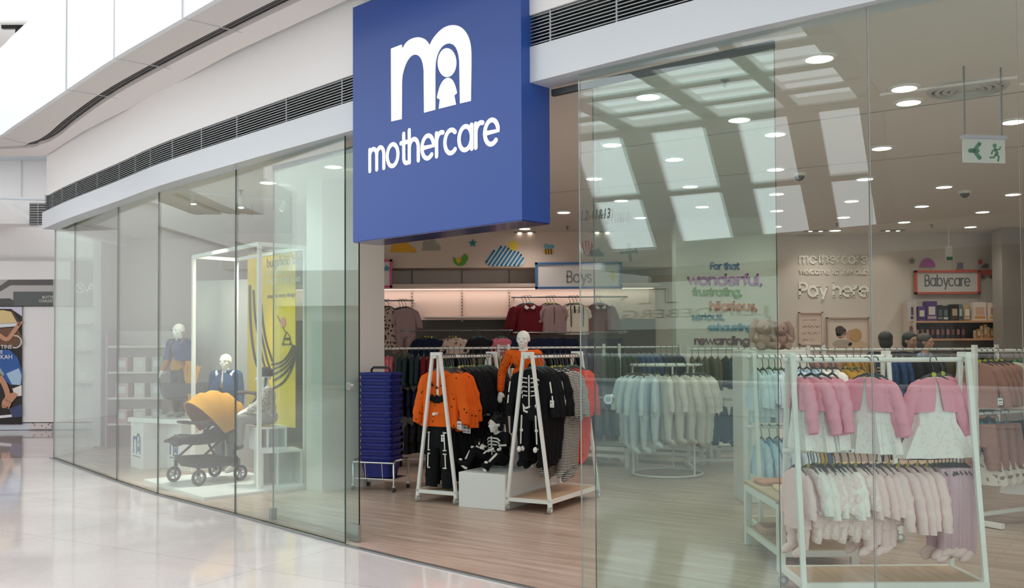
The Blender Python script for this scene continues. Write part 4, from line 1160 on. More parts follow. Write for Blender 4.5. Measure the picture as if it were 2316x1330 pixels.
def board(name, x0, y0, x1, y1, y, fr, face, label, cat='sign', bw=.035):
    a, b = aty(x0, y0, y), aty(x1, y1, y); c = (a + b) / 2; w, h = b.x - a.x, a.z - b.z
    o = empty(name, c, 0, label, cat)
    mb = MB(); mb.box((0, .012, 0), (w - .01, .02, h - .01)); mb.build('panel', face, o)
    mb = MB()
    for s in (-1, 1): mb.box((s * (w / 2 - bw / 2), 0, 0), (bw, .05, h)); mb.box((0, 0, s * (h / 2 - bw / 2)), (w, .05, bw))
    mb.build('border', fr, o)
    return o
GREYT = mat('grey_lettering', '#8E8F90', .5)
bs = board('department_sign', 1210, 594, 1407, 653, 14.68, mat('boys_blue', '#3F6FA6', .4), mat('sign_face', '#E6E0DE', .4), 'blue framed wall sign reading Boys above the maroon jumpers')
wall_text('lettering', 'Boys', 1281, 1338, 640, 21, 14.685, GREYT, bs, .13, .008)
def star(mb, c, r, ex, mi=0, n=5, inner=.45, th=.006):
    pts = [Vector(c) + Vector((r * (1 if k % 2 == 0 else inner) * math.sin(PI * k / n), 0, r * (1 if k % 2 == 0 else inner) * math.cos(PI * k / n))) for k in range(2 * n)]
    return mb.poly(pts, th, mi, axis=(0, -1, 0))
mb = MB(); star(mb, aty(1386, 625, 14.68) - bs.location, .10, None, n=4, inner=.35); mb.build('star', mat('star_yellow', '#D8BC4E', .6), bs)
gs = board('department_sign', 700, 588, 887, 651, 14.68, mat('girls_pink', '#D6568E', .4), MATS['sign_face'], 'pink framed wall sign half hidden behind the white pillar')
mb = MB(); star(mb, aty(874, 607, 14.68) - gs.location, .06, None, n=5); mb.build('star', mat('star_blue', '#4C97B8', .6), gs)
cs = board('department_sign', 2068, 612, 2216, 665, 15.25, mat('baby_coral', '#DE6A58', .4), MATS['sign_face'], 'coral framed wall sign reading Babycare')
wall_text('lettering', 'Babycare', 2091, 2194, 648, 20, 15.255, mat('dark_grey_lettering', '#77777A', .5), cs, .11, .008)

# printed shapes stuck on the bulkhead
def decal(label, y, build, mats, name='wall_decal'):
    mb = MB(); build(mb); o = mb.build(name, mats); return tag(o, label, 'wall decal', 'printed shapes on the bulkhead')
def blob_cloud(px, py, w, h, y, lumps):
    """cloud outline with a flat bottom, in picture units"""
    def f(mb):
        out = []
        for i in range(41):
            t = PI * i / 40
            r = 1 + .10 * math.sin(lumps * t * 2)
            out.append(aty(px + w / 2 * math.cos(t) * r, py + h * .35 - h * .85 * math.sin(t) * r, y))
        mb.poly(out, .006, 0, axis=(0, -1, 0))
    return f
YB = 14.745
decal('yellow cloud shape on the bulkhead beside the white pillar', YB, blob_cloud(910, 562, 58, 26, YB, 3), mat('decal_yellow', '#E3A92E', .6))
decal('grey cloud shape on the bulkhead under the blue sign', YB, blob_cloud(974, 556, 42, 30, YB, 3), mat('decal_grey', '#A59C92', .6))
decal('small teal star on the bulkhead', YB, lambda mb: star(mb, aty(1069, 550, YB), .068, None), mat('decal_teal', '#1E7B83', .6))
def bird(mb):
    P = lambda u, v: aty(1042 + u, 588 + v, YB)
    mb.poly([P(*q) for q in curve([(-18, -8), (-8, -2), (0, -2), (4, -10), (10, -14), (15, -9), (17, -4), (13, 4), (8, 11), (0, 14), (-8, 12), (-15, 5), (-18, -8)], 3)[:-1]], .006, 0, axis=(0, -1, 0))
    mb.poly([P(*q) + Vector((0, -.007, 0)) for q in curve([(-12, 0), (-4, -6), (1, -3), (0, 4), (-6, 7), (-12, 0)], 3)[:-1]], .004, 1, axis=(0, -1, 0))
decal('green bird with a yellow wing on the bulkhead', YB, bird, [mat('decal_green', '#5FA02F', .6), mat('decal_wing', '#E2B53A', .6)])
decal('yellow sun shape behind the striped cloud', YB, lambda mb: mb.poly([aty(1161 + 12 * math.cos(t * PI / 12), 556 + 11 * math.sin(t * PI / 12), YB + .003) for t in range(24)], .003, 0, axis=(0, -1, 0)), mat('decal_sun', '#E6CB4A', .6))
def striped(mb):
    out = [(1098, 592), (1102, 583), (1112, 577), (1118, 566), (1128, 562), (1136, 556), (1148, 558), (1154, 566), (1166, 568), (1176, 570), (1180, 578), (1187, 588), (1184, 597), (1176, 602), (1108, 602)]
    mb.poly([aty(x, y, YB) for x, y in out], .006, 0, axis=(0, -1, 0))
    for k in range(10):
        x = 1094 + k * 9.6
        ys = []
        n = 24; seg = []
        for i in range(n + 1):
            t = i / n; u, v = x + 30 * t, 602 - 44 * t
            inside = False
            for j in range(len(out)):
                x1, y1 = out[j]; x2, y2 = out[j - 1]
                if (y1 > v) != (y2 > v) and u < (x2 - x1) * (v - y1) / (y2 - y1) + x1: inside = not inside
            if inside: seg.append((u, v))
        if len(seg) > 2: mb.stroke([seg[0], seg[-1]], 4.6, lambda u, v: aty(u, v, YB - .006), Vector((0, -.003, 0)), 1)
decal('blue and white diagonally striped cloud on the bulkhead', YB, striped, [mat('decal_pale', '#C9D3D6', .6), mat('decal_blue', '#2C74A0', .6)])
def bee(mb):
    P = lambda u, v, o=0: aty(1241 + u, 564 + v, YB - o)
    el = lambda cx, cy, rx, ry, o, mi: mb.poly([P(cx + rx * math.cos(t * PI / 10), cy + ry * math.sin(t * PI / 10), o) for t in range(20)], .004, mi, axis=(0, -1, 0))
    el(-5, -7, 6, 6, 0, 1); el(6, -6, 7, 5, 0, 1); el(0, 5, 12, 6, .005, 0)
    for x in (-7, -1, 5): mb.stroke([(x, 0), (x + 1, 10)], 2.6, lambda u, v: P(u, v, .0095), Vector((0, -.002, 0)), 2)
decal('bee with blue wings on the bulkhead above the Boys sign', YB, bee, [mat('decal_bee', '#D3A33A', .6), mat('decal_bluewing', '#6FA9BC', .6), mat('decal_brown', '#4B3428', .6)])
def balloon(mb):
    P = lambda u, v, o=0: aty(1328 + u, 562 + v, YB - o)
    mb.poly([P(*q) for q in curve([(0, -18), (10, -14), (13, -4), (8, 8), (3, 16), (-3, 16), (-8, 8), (-13, -4), (-10, -14), (0, -18)], 3)[:-1]], .006, 0, axis=(0, -1, 0))
    for x in (-7, 0, 7): mb.stroke([(x, -14), (x * .8, 2), (x * .3, 14)], 2.6, lambda u, v: P(u, v, .006), Vector((0, -.002, 0)), 1)
decal('red and white hot air balloon shape behind the glass edge', YB, balloon, [mat('decal_red', '#C5665A', .6), mat('decal_white', '#DDD5CF', .6)])
decal('dark grey green cloud shape beside the balloon', YB, blob_cloud(1349, 573, 32, 20, YB - .01, 3), mat('decal_slate', '#59686A', .6))
def plane_(mb):
    P = lambda u, v: aty(u, v, YB); e = Vector((0, -.005, 0))
    mb.stroke([(1404, 572), (1440, 568)], 6, P, e); mb.stroke([(1422, 553), (1426, 588)], 7, P, e); mb.stroke([(1438, 562), (1440, 573)], 4, P, e)
decal('grey green aeroplane shape on the bulkhead', YB, plane_, mat('decal_plane', '#7F8A7C', .6))
YC = 15.27
decal('small grey star on the babycare wall', YC, lambda mb: star(mb, aty(2063, 590, YC), .06, None), mat('decal_star_grey', '#7B7674', .6))
decal('purple dome shape above the Babycare sign', YC, lambda mb: mb.poly([aty(2098 + 17 * math.cos(t * PI / 14), 604 - 20 * math.sin(t * PI / 14), YC) for t in range(15)], .006, 0, axis=(0, -1, 0)), mat('decal_purple', '#B56AA8', .6))
def train(mb):
    P = lambda u, v: aty(u, v, YC); e = Vector((0, -.006, 0))
    for x0, x1, y0, y1, mi in ((2160, 2214, 610, 617, 0), (2214, 2250, 610, 624, 0), (2252, 2290, 612, 624, 0), (2166, 2178, 594, 608, 1), (2262, 2280, 603, 607, 2)):
        mb.poly([P(x0, y0), P(x1, y0), P(x1, y1), P(x0, y1)], .006, mi, axis=(0, -1, 0))
    for x in (2222, 2242, 2260, 2280): mb.poly([P(x + 5 * math.cos(t * PI / 8), 626 + 5 * math.sin(t * PI / 8)) + Vector((0, -.007, 0)) for t in range(16)], .004, 2, axis=(0, -1, 0))
    mb.poly([P(2216, 606), P(2228, 596), P(2236, 597), P(2234, 606)], .006, 2, axis=(0, -1, 0))
decal('red toy train shape on the babycare wall', YC, train, [mat('decal_train', '#D1503F', .6), mat('decal_lilac', '#8A7FA0', .6), mat('decal_dark', '#5A5452', .6)])
decal('small red drop shape above the toy train', YC, lambda mb: mb.poly([aty(2217 + 5 * math.cos(t * PI / 8), 592 + 6 * math.sin(t * PI / 8), YC) for t in range(16)], .006, 0, axis=(0, -1, 0)), MATS['decal_train'])

# back wall panels: lit upper boards, dark lower boards, ledge, slotted uprights
x0, x1 = -4.4, 2.3
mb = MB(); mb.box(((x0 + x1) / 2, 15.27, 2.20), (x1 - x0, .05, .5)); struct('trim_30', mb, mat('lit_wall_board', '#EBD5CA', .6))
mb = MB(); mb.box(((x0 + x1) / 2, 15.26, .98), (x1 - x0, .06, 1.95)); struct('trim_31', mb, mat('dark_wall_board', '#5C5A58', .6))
mb = MB(); mb.box(((x0 + x1) / 2, 14.98, 2.47), (x1 - x0, .58, .055)); wl_ = tag(mb.build('wall_ledge', mat('ledge_paint', '#D9C6BA', .5), bevel=.005), 'long pale ledge on the back wall above the hanging clothes', 'shelf')
mb = MB(); mb.box(((x0 + x1) / 2, 15.1, 2.437), (x1 - x0 - .1, .03, .012)); mb.build('light_strip', emat('strip_glow', '#FFE3D2', 1.5), wl_)
al = bpy.data.lights.new('strip_light', 'AREA'); al.shape = 'RECTANGLE'; al.size = x1 - x0 - .1; al.size_y = .04; al.energy = 7; al.color = (1, .85, .76)
q = bpy.data.objects.new('strip_light', al); COL.objects.link(q); q.parent = wl_; q.location = ((x0 + x1) / 2, 15.1, 2.425); q.rotation_euler = (math.radians(18), 0, 0)
for k, px in enumerate((932, 1045, 1152)):
    mb = MB(); p = aty(px, 690, 15.23); mb.box((p.x, 15.232, 2.2), (.03, .02, .54), mi=0)
    for j in range(9): mb.box((p.x, 15.22, 1.98 + j * .05), (.014, .006, .022), mi=1)
    mb.box((p.x, 15.24, 2.62), (.012, .01, .26), mi=1)
    tag(mb.build('slotted_upright', [mat('upright_pale', '#CDBBB0', .5), mat('upright_slot', '#4A403C', .6)]), ['slotted wall upright beside the grey rompers', 'slotted wall upright in the middle of the empty boards', 'slotted wall upright left of the maroon jumpers'][k], 'upright', 'slotted uprights of the back wall')
mb = MB(); a, b = aty(960, 719, 15.0), aty(1172, 717, 15.0); mb.box(((a.x + b.x) / 2, 15.05, a.z), (b.x - a.x, .36, .02)); tag(mb.build('wall_shelf', mat('shelf_white', '#E8E0DA', .4)), 'thin empty white shelf on the back wall over the dark tops', 'shelf')

def wall_rail(px0, px1, py, y, label):
    a, b = aty(px0, py, y), aty(px1, py, y)
    o = empty('wall_rail', (a + b) / 2, 0, label, 'clothes rail', 'rails on the back wall')
    w = b.x - a.x
    mb = MB(); mb.cyl((-w / 2, 0, 0), (w / 2, 0, 0), .011, 12); mb.build('bar', MET, o)
    for s in (-1, 1):
        mb = MB(); mb.bar((s * (w / 2 - .04), 0, 0), (s * (w / 2 - .04), 15.24 - y, 0), .018, .03); mb.build('bracket', RACKW, o)
    return o
UR = wall_rail(866, 936, 680, 14.72, 'short white wall rail of grey rompers beside the pillar')
UR2 = wall_rail(1156, 1420, 672, 14.72, 'white wall rail of maroon jumpers under the Boys sign')
UR3 = wall_rail(905, 1160, 748, 14.55, 'lower wall rail of dark short tops on the back wall')
def face_out(key, px, py, y, n, words_, cat, dx=-.05, s=1.0, where='on the back wall'):
    for i in range(n):
        p = aty(px, py, y); p.x += dx * i; p.y += .035 * i
        o = hang(key, p, random.uniform(-.05, .05) - .05 * i, '%s %s, %s' % (words_, where, ['in front', 'second of its hook', 'third of its hook'][i]), cat, words_ + ' ' + where)
        o.scale = o.scale * s
face_out('leopard_dress', 878, 680, 14.62, 2, 'leopard print dress', 'dress', s=1.05, where='beside the white pillar')
face_out('grey_romper', 918, 680, 14.60, 3, 'mauve grey romper', 'romper', s=1.2, where='on the left wall rail')
face_out('maroon_jumper', 1198, 672, 14.60, 3, 'maroon jumper with pale collar', 'jumper', s=1.15, where='left on the wall rail')
face_out('mauve_shirt', 1253, 672, 14.60, 3, 'mauve grey buttoned shirt', 'shirt', s=1.12)
face_out('cream_jacket', 1305, 672, 14.60, 3, 'cream jacket with dark lines', 'jacket', s=1.15)
face_out('maroon_jumper', 1358, 672, 14.60, 2, 'maroon jumper with pale collar', 'jumper', s=1.15, where='behind the glass edge')
face_out('navy_top', 976, 748, 14.42, 3, 'navy short top', 'top', s=1.1)
face_out('floral_top', 1031, 748, 14.42, 3, 'peach floral short top', 'top', s=1.1)
face_out('black_top', 1086, 748, 14.42, 3, 'black short top', 'top', s=1.1)
face_out('hotpink_top', 1138, 748, 14.42, 2, 'pink printed short top', 'top', s=1.1)
UR4 = wall_rail(1160, 1420, 752, 14.42, 'lower wall rail of dark trousers under the jumpers')
for i, px in enumerate((1172, 1200, 1228, 1256, 1290, 1330, 1362, 1392)):
    hang('dark_trousers', aty(px, 752, 14.42), random.uniform(-.2, .2), 'navy trousers under the maroon jumpers, %s from the left' % nth(i), 'trousers', 'navy trousers on the back wall')

# free-standing rails
def stand(pos, rz, L, rails, label, W=.46, top=True):
    o = empty('rail_stand', pos, rz, label, 'clothes rail', 'free-standing rails of the shop floor')
    H = max(rails) + .03
    for sy in (-1, 1):
        mb = MB(); mb.box((0, sy * L / 2, H / 2 + .02), (.035, .035, H)); mb.build('post', RACKW, o)
        mb = MB(); mb.box((0, sy * L / 2, .03), (W, .04, .04)); mb.build('foot', RACKW, o)
    for z in rails:
        mb = MB(); mb.cyl((0, -L / 2, z), (0, L / 2, z), .014, 12); mb.build('rail', RACKW, o)
    mb = MB(); mb.box((0, 0, .09), (.03, L, .03)); mb.build('stretcher', RACKW, o)
    return o
st1 = stand((-.92, 12.2, 0), -PI / 2, 1.75, (1.50, 1.08, .64), 'three-tier white rail of small dark clothes behind the pumpkin tops')
W1 = ('from the left, top tier behind the pumpkin rack', 'from the left, middle tier behind the pumpkin rack', 'from the left, bottom tier behind the pumpkin rack')
run(st1, [('pink_leggings', 6, .02, .14, 'pink leggings', 'leggings'), ('teal_top', 4, .20, .34, 'dark teal top', 'top'), ('maroon_jumper', 3, .38, .46, 'maroon jumper', 'jumper'), ('black_top', 5, .52, .68, 'charcoal short top', 'top'), ('olive_top', 5, .74, .97, 'olive top', 'top')], 1.50, W1[0], L=1.75)
run(st1, [('brown_top', 3, .02, .12, 'dusty brown top', 'top'), ('navy_top', 6, .18, .42, 'navy short top', 'top'), ('dark_trousers', 6, .48, .70, 'navy trousers', 'trousers'), ('dark_floral_top', 4, .76, .96, 'dark floral top', 'top')], 1.08, W1[1], L=1.75)
run(st1, [('dark_leggings', 5, .03, .2, 'dark patterned leggings', 'leggings'), ('black_top', 5, .26, .46, 'charcoal short top', 'top'), ('dark_trousers', 6, .52, .96, 'navy trousers', 'trousers')], .64, W1[2], L=1.75)
st2 = stand((.62, 12.6, 0), -PI / 2, 1.6, (1.50, .84), 'two-tier white rail behind the orange mannequin')
run(st2, [('cream_top', 4, .03, .15, 'cream top', 'top'), ('brown_top', 4, .22, .36, 'dusty brown top', 'top'), ('black_top', 5, .42, .60, 'charcoal short top', 'top'), ('navy_top', 4, .66, .80, 'navy short top', 'top'), ('green_top', 4, .85, .98, 'forest green top', 'top')], 1.50, 'from the left, rail behind the orange mannequin', L=1.6)
run(st2, [('dark_trousers', 7, .1, .5, 'navy trousers', 'trousers'), ('olive_top', 6, .56, .96, 'olive top', 'top')], .84, 'from the left, low rail behind the orange mannequin', L=1.6)
st3 = stand((1.78, 13.0, 0), math.radians(-78), 1.1, (1.50, .86), 'two-tier white rail of green and navy tops behind the sliding door')
run(st3, [('green_top', 5, .03, .35, 'forest green top', 'top'), ('denim_top', 4, .46, .66, 'blue printed short top', 'top'), ('navy_top', 4, .74, .97, 'navy short top', 'top')], 1.50, 'from the left, rail behind the sliding door', L=1.1)
run(st3, [('green_top', 5, .05, .4, 'forest green top', 'top'), ('teal_top', 6, .48, .96, 'dark teal top', 'top')], .86, 'from the left, low rail behind the sliding door', L=1.1)
st4 = stand((3.05, 11.9, 0), -PI / 2, 1.7, (1.47, .84), 'two-tier white rail below the coloured wall words')
run(st4, [('olive_top', 5, .03, .22, 'olive top', 'top'), ('teal_top', 5, .28, .46, 'dark teal top', 'top'), ('denim_top', 4, .54, .68, 'blue printed short top', 'top'), ('maroon_jumper', 3, .74, .82, 'maroon jumper', 'jumper'), ('brown_top', 3, .88, .97, 'dusty brown top', 'top')], 1.47, 'from the left, rail below the wall words', L=1.7)
run(st4, [('dark_trousers', 6, .05, .4, 'navy trousers', 'trousers'), ('green_top', 6, .5, .95, 'forest green top', 'top')], .84, 'from the left, low rail below the wall words', L=1.7)
st5 = stand((4.35, 10.6, 0), -PI / 2, 2.1, (1.46, .80), 'long two-tier white rail behind the pink dresses')
run(st5, [('brown_top', 4, .03, .14, 'dusty brown top', 'top'), ('mustard_top', 4, .2, .32, 'mustard top', 'top'), ('denim_top', 4, .4, .5, 'blue printed short top', 'top'), ('black_top', 4, .56, .68, 'charcoal short top', 'top'), ('olive_top', 4, .76, .96, 'olive top', 'top')], 1.46, 'from the left, rail behind the pink dresses', L=2.1)
run(st5, [('brown_trousers', 6, .1, .45, 'dusty brown trousers', 'trousers'), ('teal_top', 5, .55, .95, 'dark teal top', 'top')], .80, 'from the left, low rail behind the pink dresses', L=2.1)
st6 = stand((4.42, 8.25, 0), math.radians(-62), 1.25, (1.455, .93, .70), 'three-tier white rail of brown and cream clothes at the right')
W6 = 'from the left, right-hand rail stand'
run(st6, [('brown_top', 5, .05, .28, 'dusty brown top with tag', 'top'), ('cream_top', 3, .42, .54, 'cream top with tag', 'top'), ('brown_top', 2, .62, .68, 'rose brown top', 'top'), ('cream_top', 4, .78, .96, 'cream long top', 'top')], 1.455, W6, L=1.25, extra=.5, jit=.2)
run(st6, [('brown_trousers', 4, .06, .32, 'dusty brown trousers', 'trousers'), ('dark_trousers', 4, .5, .8, 'navy trousers', 'trousers')], .93, W6, L=1.25, extra=.5)
run(st6, [('floral_skirt', 4, .08, .30, 'floral print skirt', 'skirt'), ('white_tunic', 3, .5, .6, 'white printed tunic', 'tunic'), ('brown_top', 3, .75, .95, 'brown low-hung top', 'top')], .70, W6, L=1.25, extra=.6)

# round rail of sleepsuits
rr = empty('round_clothes_rail', (1.82, 11.25, 0), 0, 'round white clothes rail of pale sleepsuits seen through the sliding door', 'clothes rack')
RRr = .41
for z, nm, r in ((.02, 'floor_ring', .012), (1.29, 'rail', .014)):
    mb = MB(); mb.tube([(RRr * math.cos(2 * PI * k / 40), RRr * math.sin(2 * PI * k / 40), z) for k in range(40)], r, 8, closed=True); mb.build(nm, RACKW, rr)
for k in range(3):
    t = math.radians(190 + 120 * k); mb = MB(); mb.cyl((RRr * math.cos(t), RRr * math.sin(t), .02), (RRr * math.cos(t), RRr * math.sin(t), 1.29), .012, 10); mb.build('post', RACKW, rr)
seq = ['blue_sleepsuit'] * 5 + ['oat_sleepsuit'] * 6 + ['grey_sleepsuit'] * 3 + ['white_sleepsuit'] * 2 + ['oat_sleepsuit'] * 2 + ['grey_sleepsuit'] * 4
nm_ = {'blue_sleepsuit': 'pale blue sleepsuit', 'oat_sleepsuit': 'oat coloured sleepsuit', 'grey_sleepsuit': 'pale grey sleepsuit', 'white_sleepsuit': 'white sleepsuit'}
for i, key in enumerate(seq):
    t = math.radians(178 + i * 360 / len(seq))
    p = rr.location + Vector((RRr * math.cos(t), RRr * math.sin(t), 1.29))
    o = hang(key, p, t + PI + random.uniform(-.12, .12) + .25, '%s, %s place counter-clockwise on the round rail' % (nm_[key], nth(i)), 'sleepsuit', 'sleepsuits on the round rail')
    o.scale = o.scale * 1.18

# benches and small tables
def bench(pos, rz, L, D, H, label, top, shelf=None, leg_w=.05, name='low_bench', cat='bench'):
    o = empty(name, pos, rz, label, cat)
    for sx in (-1, 1):
        for sy in (-1, 1):
            mb = MB(); mb.box((sx * (D / 2 - leg_w / 2), sy * (L / 2 - leg_w / 2), (H - .03) / 2), (leg_w, leg_w, H - .03)); mb.build('leg', RACKW, o, bevel=.004)
    mb = MB()
    for sx in (-1, 1): mb.box((sx * (D / 2 - leg_w / 2), 0, H - .045), (leg_w, L - 2 * leg_w, .05))
    for sy in (-1, 1): mb.box((0, sy * (L / 2 - leg_w / 2), H - .045), (D - 2 * leg_w, leg_w, .05))
    if shelf:
        for sx in (-1, 1): mb.box((sx * (D / 2 - leg_w / 2), 0, shelf - .02), (leg_w * .8, L - 2 * leg_w, .04))
        for sy in (-1, 1): mb.box((0, sy * (L / 2 - leg_w / 2), shelf - .02), (D - 2 * leg_w, leg_w * .8, .04))
    else:
        for sx in (-1, 1): mb.box((sx * (D / 2 - leg_w / 2), 0, H * .5), (leg_w * .7, L - 2 * leg_w, .04))
    mb.build('apron', RACKW, o)
    mb = MB(); mb.box((0, 0, H - .01), (D, L, .024)); mb.build('top_board', top, o, bevel=.003)
    if shelf:
        mb = MB(); mb.box((0, 0, shelf), (D - .05, L - .05, .014)); mb.build('shelf_board', SHELFW, o)
    return o
SLATE = mat('bench_slate', '#6F706C', .6)
bench((1.10, 12.25, 0), math.radians(62), .95, .34, .27, 'low white bench with slate top left of the round rail', SLATE)
bench((2.05, 12.35, 0), math.radians(62), .95, .34, .27, 'low white bench with slate top behind the round rail', SLATE)
bench((3.35, 12.75, 0), PI / 2, 1.3, .34, .2, 'low white plinth bench under the coloured wall words', MATS['shelf_white'])
tb = bench((2.03, 6.815, 0), 0, .93, .54, .48, 'small white table with oak top left of the front pink rack', SHELFW, shelf=.14, name='display_table', cat='table')
bench((2.95, 8.35, 0), PI / 2, .8, .45, .46, 'white display table standing behind the blue rack', SHELFW, shelf=.15, name='display_table', cat='table')
bench((3.70, 8.45, 0), PI / 2, .6, .45, .46, 'white display table half hidden behind the pink rack', SHELFW, shelf=.15, name='display_table', cat='table')
# things on the small table
def folded(p, rz, size, m_, label, cat='folded clothes'):
    mb = MB(); w, d, h = size
    rings = []
    for k, (f, z) in enumerate(((.94, 0), (1, h * .25), (1, h * .75), (.92, h))):
        rings.append([Vector((math.copysign(abs(math.cos(t)) ** .35, math.cos(t)) * w / 2 * f, math.copysign(abs(math.sin(t)) ** .35, math.sin(t)) * d / 2 * f, z + .004 * math.sin(3 * t))) for t in [2 * PI * i / 32 for i in range(32)]])
    mb.loft(rings)
    o = mb.build('folded_garment', m_, loc=p, rz=rz); return tag(o, label, cat, 'folded clothes on the small table')
folded((1.98, 7.10, .482), .1, (.34, .24, .03), cloth('terracotta', '#C98F76'), 'terracotta folded garment at the back of the small table')
folded((2.02, 6.78, .482), -.1, (.32, .26, .022), cloth('sand', '#D8BE93'), 'sand coloured folded garment on the small table top')
folded((1.96, 6.98, .147), .0, (.34, .26, .05), cloth('blush', '#CFA597'), 'blush folded garment on the lower shelf of the small table')
folded((1.95, 7.17, .147), .3, (.22, .12, .018), cloth('grey_fold', '#B9B0AC'), 'thin grey folded garment on the lower shelf of the small table')
mb = MB(); mb.box((0, 0, .17), (.025, .22, .34)); mb.box((-.014, 0, .17), (.004, .18, .30), mi=1)
tag(mb.build('price_stand', [cloth('yellow_card', '#C8B06A'), mat('card_face', '#D8C58C', .5)], loc=(2.13, 6.75, .147)), 'upright sand coloured card on the lower shelf of the small table', 'card')
mb = MB(); mb.box((0, 0, .16), (.03, .16, .32)); mb.box((-.016, 0, .21), (.004, .14, .18), mi=1); mb.box((-.016, 0, .07), (.004, .14, .08), mi=2)
tag(mb.build('boxed_gift', [mat('box_blue', '#5F83AE', .5), mat('box_mustard', '#C29A3E', .5), mat('box_white', '#E4E4E0', .5)], loc=(2.12, 6.44, .482)), 'tall blue and mustard box standing on the small table beside the glass joint', 'box')

# babycare shelves
a, b = aty(2050, 780, 15.2), aty(2272, 780, 15.2)
su_ = empty('wall_shelving', ((a.x + b.x) / 2, 15.0, 0), 0, 'wall shelving of boxes and packs under the Babycare sign', 'shelf unit')
wS = b.x - a.x
mb = MB(); mb.box((0, .27, 1.05), (wS, .03, 2.1)); mb.build('back_panel', mat('babycare_back', '#8E7F78', .6), su_)
for s in (-1, 1):
    mb = MB(); mb.box((s * (wS / 2 + .01), .05, 1.1), (.02, .46, 2.2)); mb.build('side_panel', MATS['ledge_paint'], su_)
zsh = [aty(2160, 726, 14.9).z, aty(2160, 766, 14.9).z, 1.24, .82, .4]
for z in zsh:
    mb = MB(); mb.box((0, .03, z - .012), (wS, .44, .024), mi=0); mb.box((0, -.195, z - .014), (wS, .006, .03), mi=1); mb.build('shelf', [MATS['shelf_white'], mat('shelf_edge_peach', '#D9A078', .5)], su_)
def pack(px0, px1, h, z, cols_, label, dy=0.0, bag=False):
    a, b = aty(px0, 720, 14.9), aty(px1, 720, 14.9); w = (b.x - a.x) * .95
    mb = MB(); d = min(.24, w * .9)
    if bag:
        rings = [[Vector((w / 2 * f * math.copysign(abs(math.cos(t)) ** .5, math.cos(t)), d / 2 * g * math.sin(t), zz)) for t in [2 * PI * i / 20 for i in range(20)]] for f, g, zz in ((.9, .8, 0), (1, 1, h * .2), (1, .9, h * .7), (.96, .3, h * .92), (.96, .12, h))]
        mb.loft(rings)
    else: mb.box((0, 0, h / 2), (w, d, h))
    mb.box((0, -d / 2 - .001, h * .52), (w * .62, .003, h * .42), mi=1); mb.box((0, -d / 2 - .001, h * .18), (w * .8, .003, h * .14), mi=2)
    o = mb.build('product_pack' if bag else 'product_box', [mat('pack_' + c.lstrip('#'), c, .45) for c in cols_], loc=((a.x + b.x) / 2, 14.92 + dy, z))
    return tag(o, label, 'packet' if bag else 'box', 'goods on the babycare shelves')
z1, z2 = zsh[0], zsh[1]
for spec in [(2056, 2072, .30, ('#D8CFD3', '#5B3F7A', '#5B3F7A'), 'white and purple box at the left end of the babycare shelf', 0, False), (2073, 2091, .23, ('#6A4B8C', '#E6DFC8', '#4A356A'), 'purple box with cream picture, second on the babycare shelf', -.02, False), (2092, 2117, .31, ('#5E3F82', '#E2D8D5', '#C9A8B8'), 'large purple box with a round picture on the babycare shelf', 0, False), (2119, 2132, .25, ('#2E2E33', '#5A6A66', '#8A8F8B'), 'narrow black box on the babycare shelf', 0, False), (2133, 2146, .24, ('#2B2A2E', '#6E7F7A', '#D8D6D0'), 'black box with a white star on the babycare shelf', .02, False), (2147, 2166, .26, ('#2F2B2C', '#CDB79F', '#54443E'), 'black box with a tan picture on the babycare shelf', -.01, False), (2168, 2177, .26, ('#6F7F86', '#CFD6D6', '#4D5A60'), 'slim grey blue box on the babycare shelf', 0, False), (2178, 2194, .25, ('#B99B6E', '#ECE7E2', '#D6C7B3'), 'tan packet with white front on the babycare shelf', 0, True), (2196, 2227, .29, ('#F0DACF', '#E8B8A0', '#E7A15E'), 'cream and orange carton on the babycare shelf', 0, False), (2228, 2263, .28, ('#F2DED2', '#D98D7C', '#E9B04E'), 'cream carton with red print at the right end of the babycare shelf', 0, False)]:
    pack(spec[0], spec[1], spec[2], z1, spec[3], spec[4], spec[5], spec[6])
for k in range(8):
    x = 2202 + k * 7.6
    pack(x, x + 7.2, [.13, .15, .2, .22, .18, .16, .2, .22][k], z2, ('#E2A667', '#F2E3CF', '#C97F3F') if k % 2 else ('#EFE0CF', '#E2A667', '#DD8F4F'), 'small orange and white pack on the lower babycare shelf, %s from the left' % nth(k), 0, k % 2 == 0)
for k in range(12):
    x = 2058 + k * 11.5
    pack(x, x + 9.5, .2, z2 if k < 11 else 1.24, [('#5B3F4A', '#9A6A70', '#3A2A30'), ('#3C3540', '#C98F86', '#54424A')][k % 2], 'dark pack on the lower babycare shelf, %s from the left' % nth(k), 0, True)
# posters on the pay desk wall
PINKC = mat('poster_blush', '#E2C9BB', .5)
pb = board('framed_notice', 1806, 706, 1861, 780, 15.27, PINKC, PINKC, 'pale blush notice board with four lines of script on the pay wall', 'notice', .02)
for k, (u0, u1) in enumerate(((1816, 1846), (1815, 1853), (1815, 1853), (1815, 1842))):
    mb = MB(); y = 724 + k * 15
    pts = [(u0 + (u1 - u0) * i / 14, y + 2.6 * math.sin(i * 2.2)) for i in range(15)]
    mb.stroke([(p[0], p[1]) for p in pts], 1.6, lambda u, v: aty(u, v, 15.275) - pb.location, Vector((0, -.003, 0))); mb.build('script_line', mat('script_brown', '#8C7466', .6), pb)
pp = board('photo_poster', 1869, 718, 1966, 790, 15.27, mat('poster_edge', '#C2A795', .5), mat('poster_ground', '#E3CFC2', .5), 'photo poster of a parent and baby nose to nose on the pay wall', 'poster', .02)
def ell(mb, cx, cy, rx, ry, mi, o=0.0, n=24, y=15.275, par=None):
    mb.poly([aty(cx + rx * math.cos(2 * PI * t / n), cy + ry * math.sin(2 * PI * t / n), y - o) - par.location for t in range(n)], .003, mi, axis=(0, -1, 0))
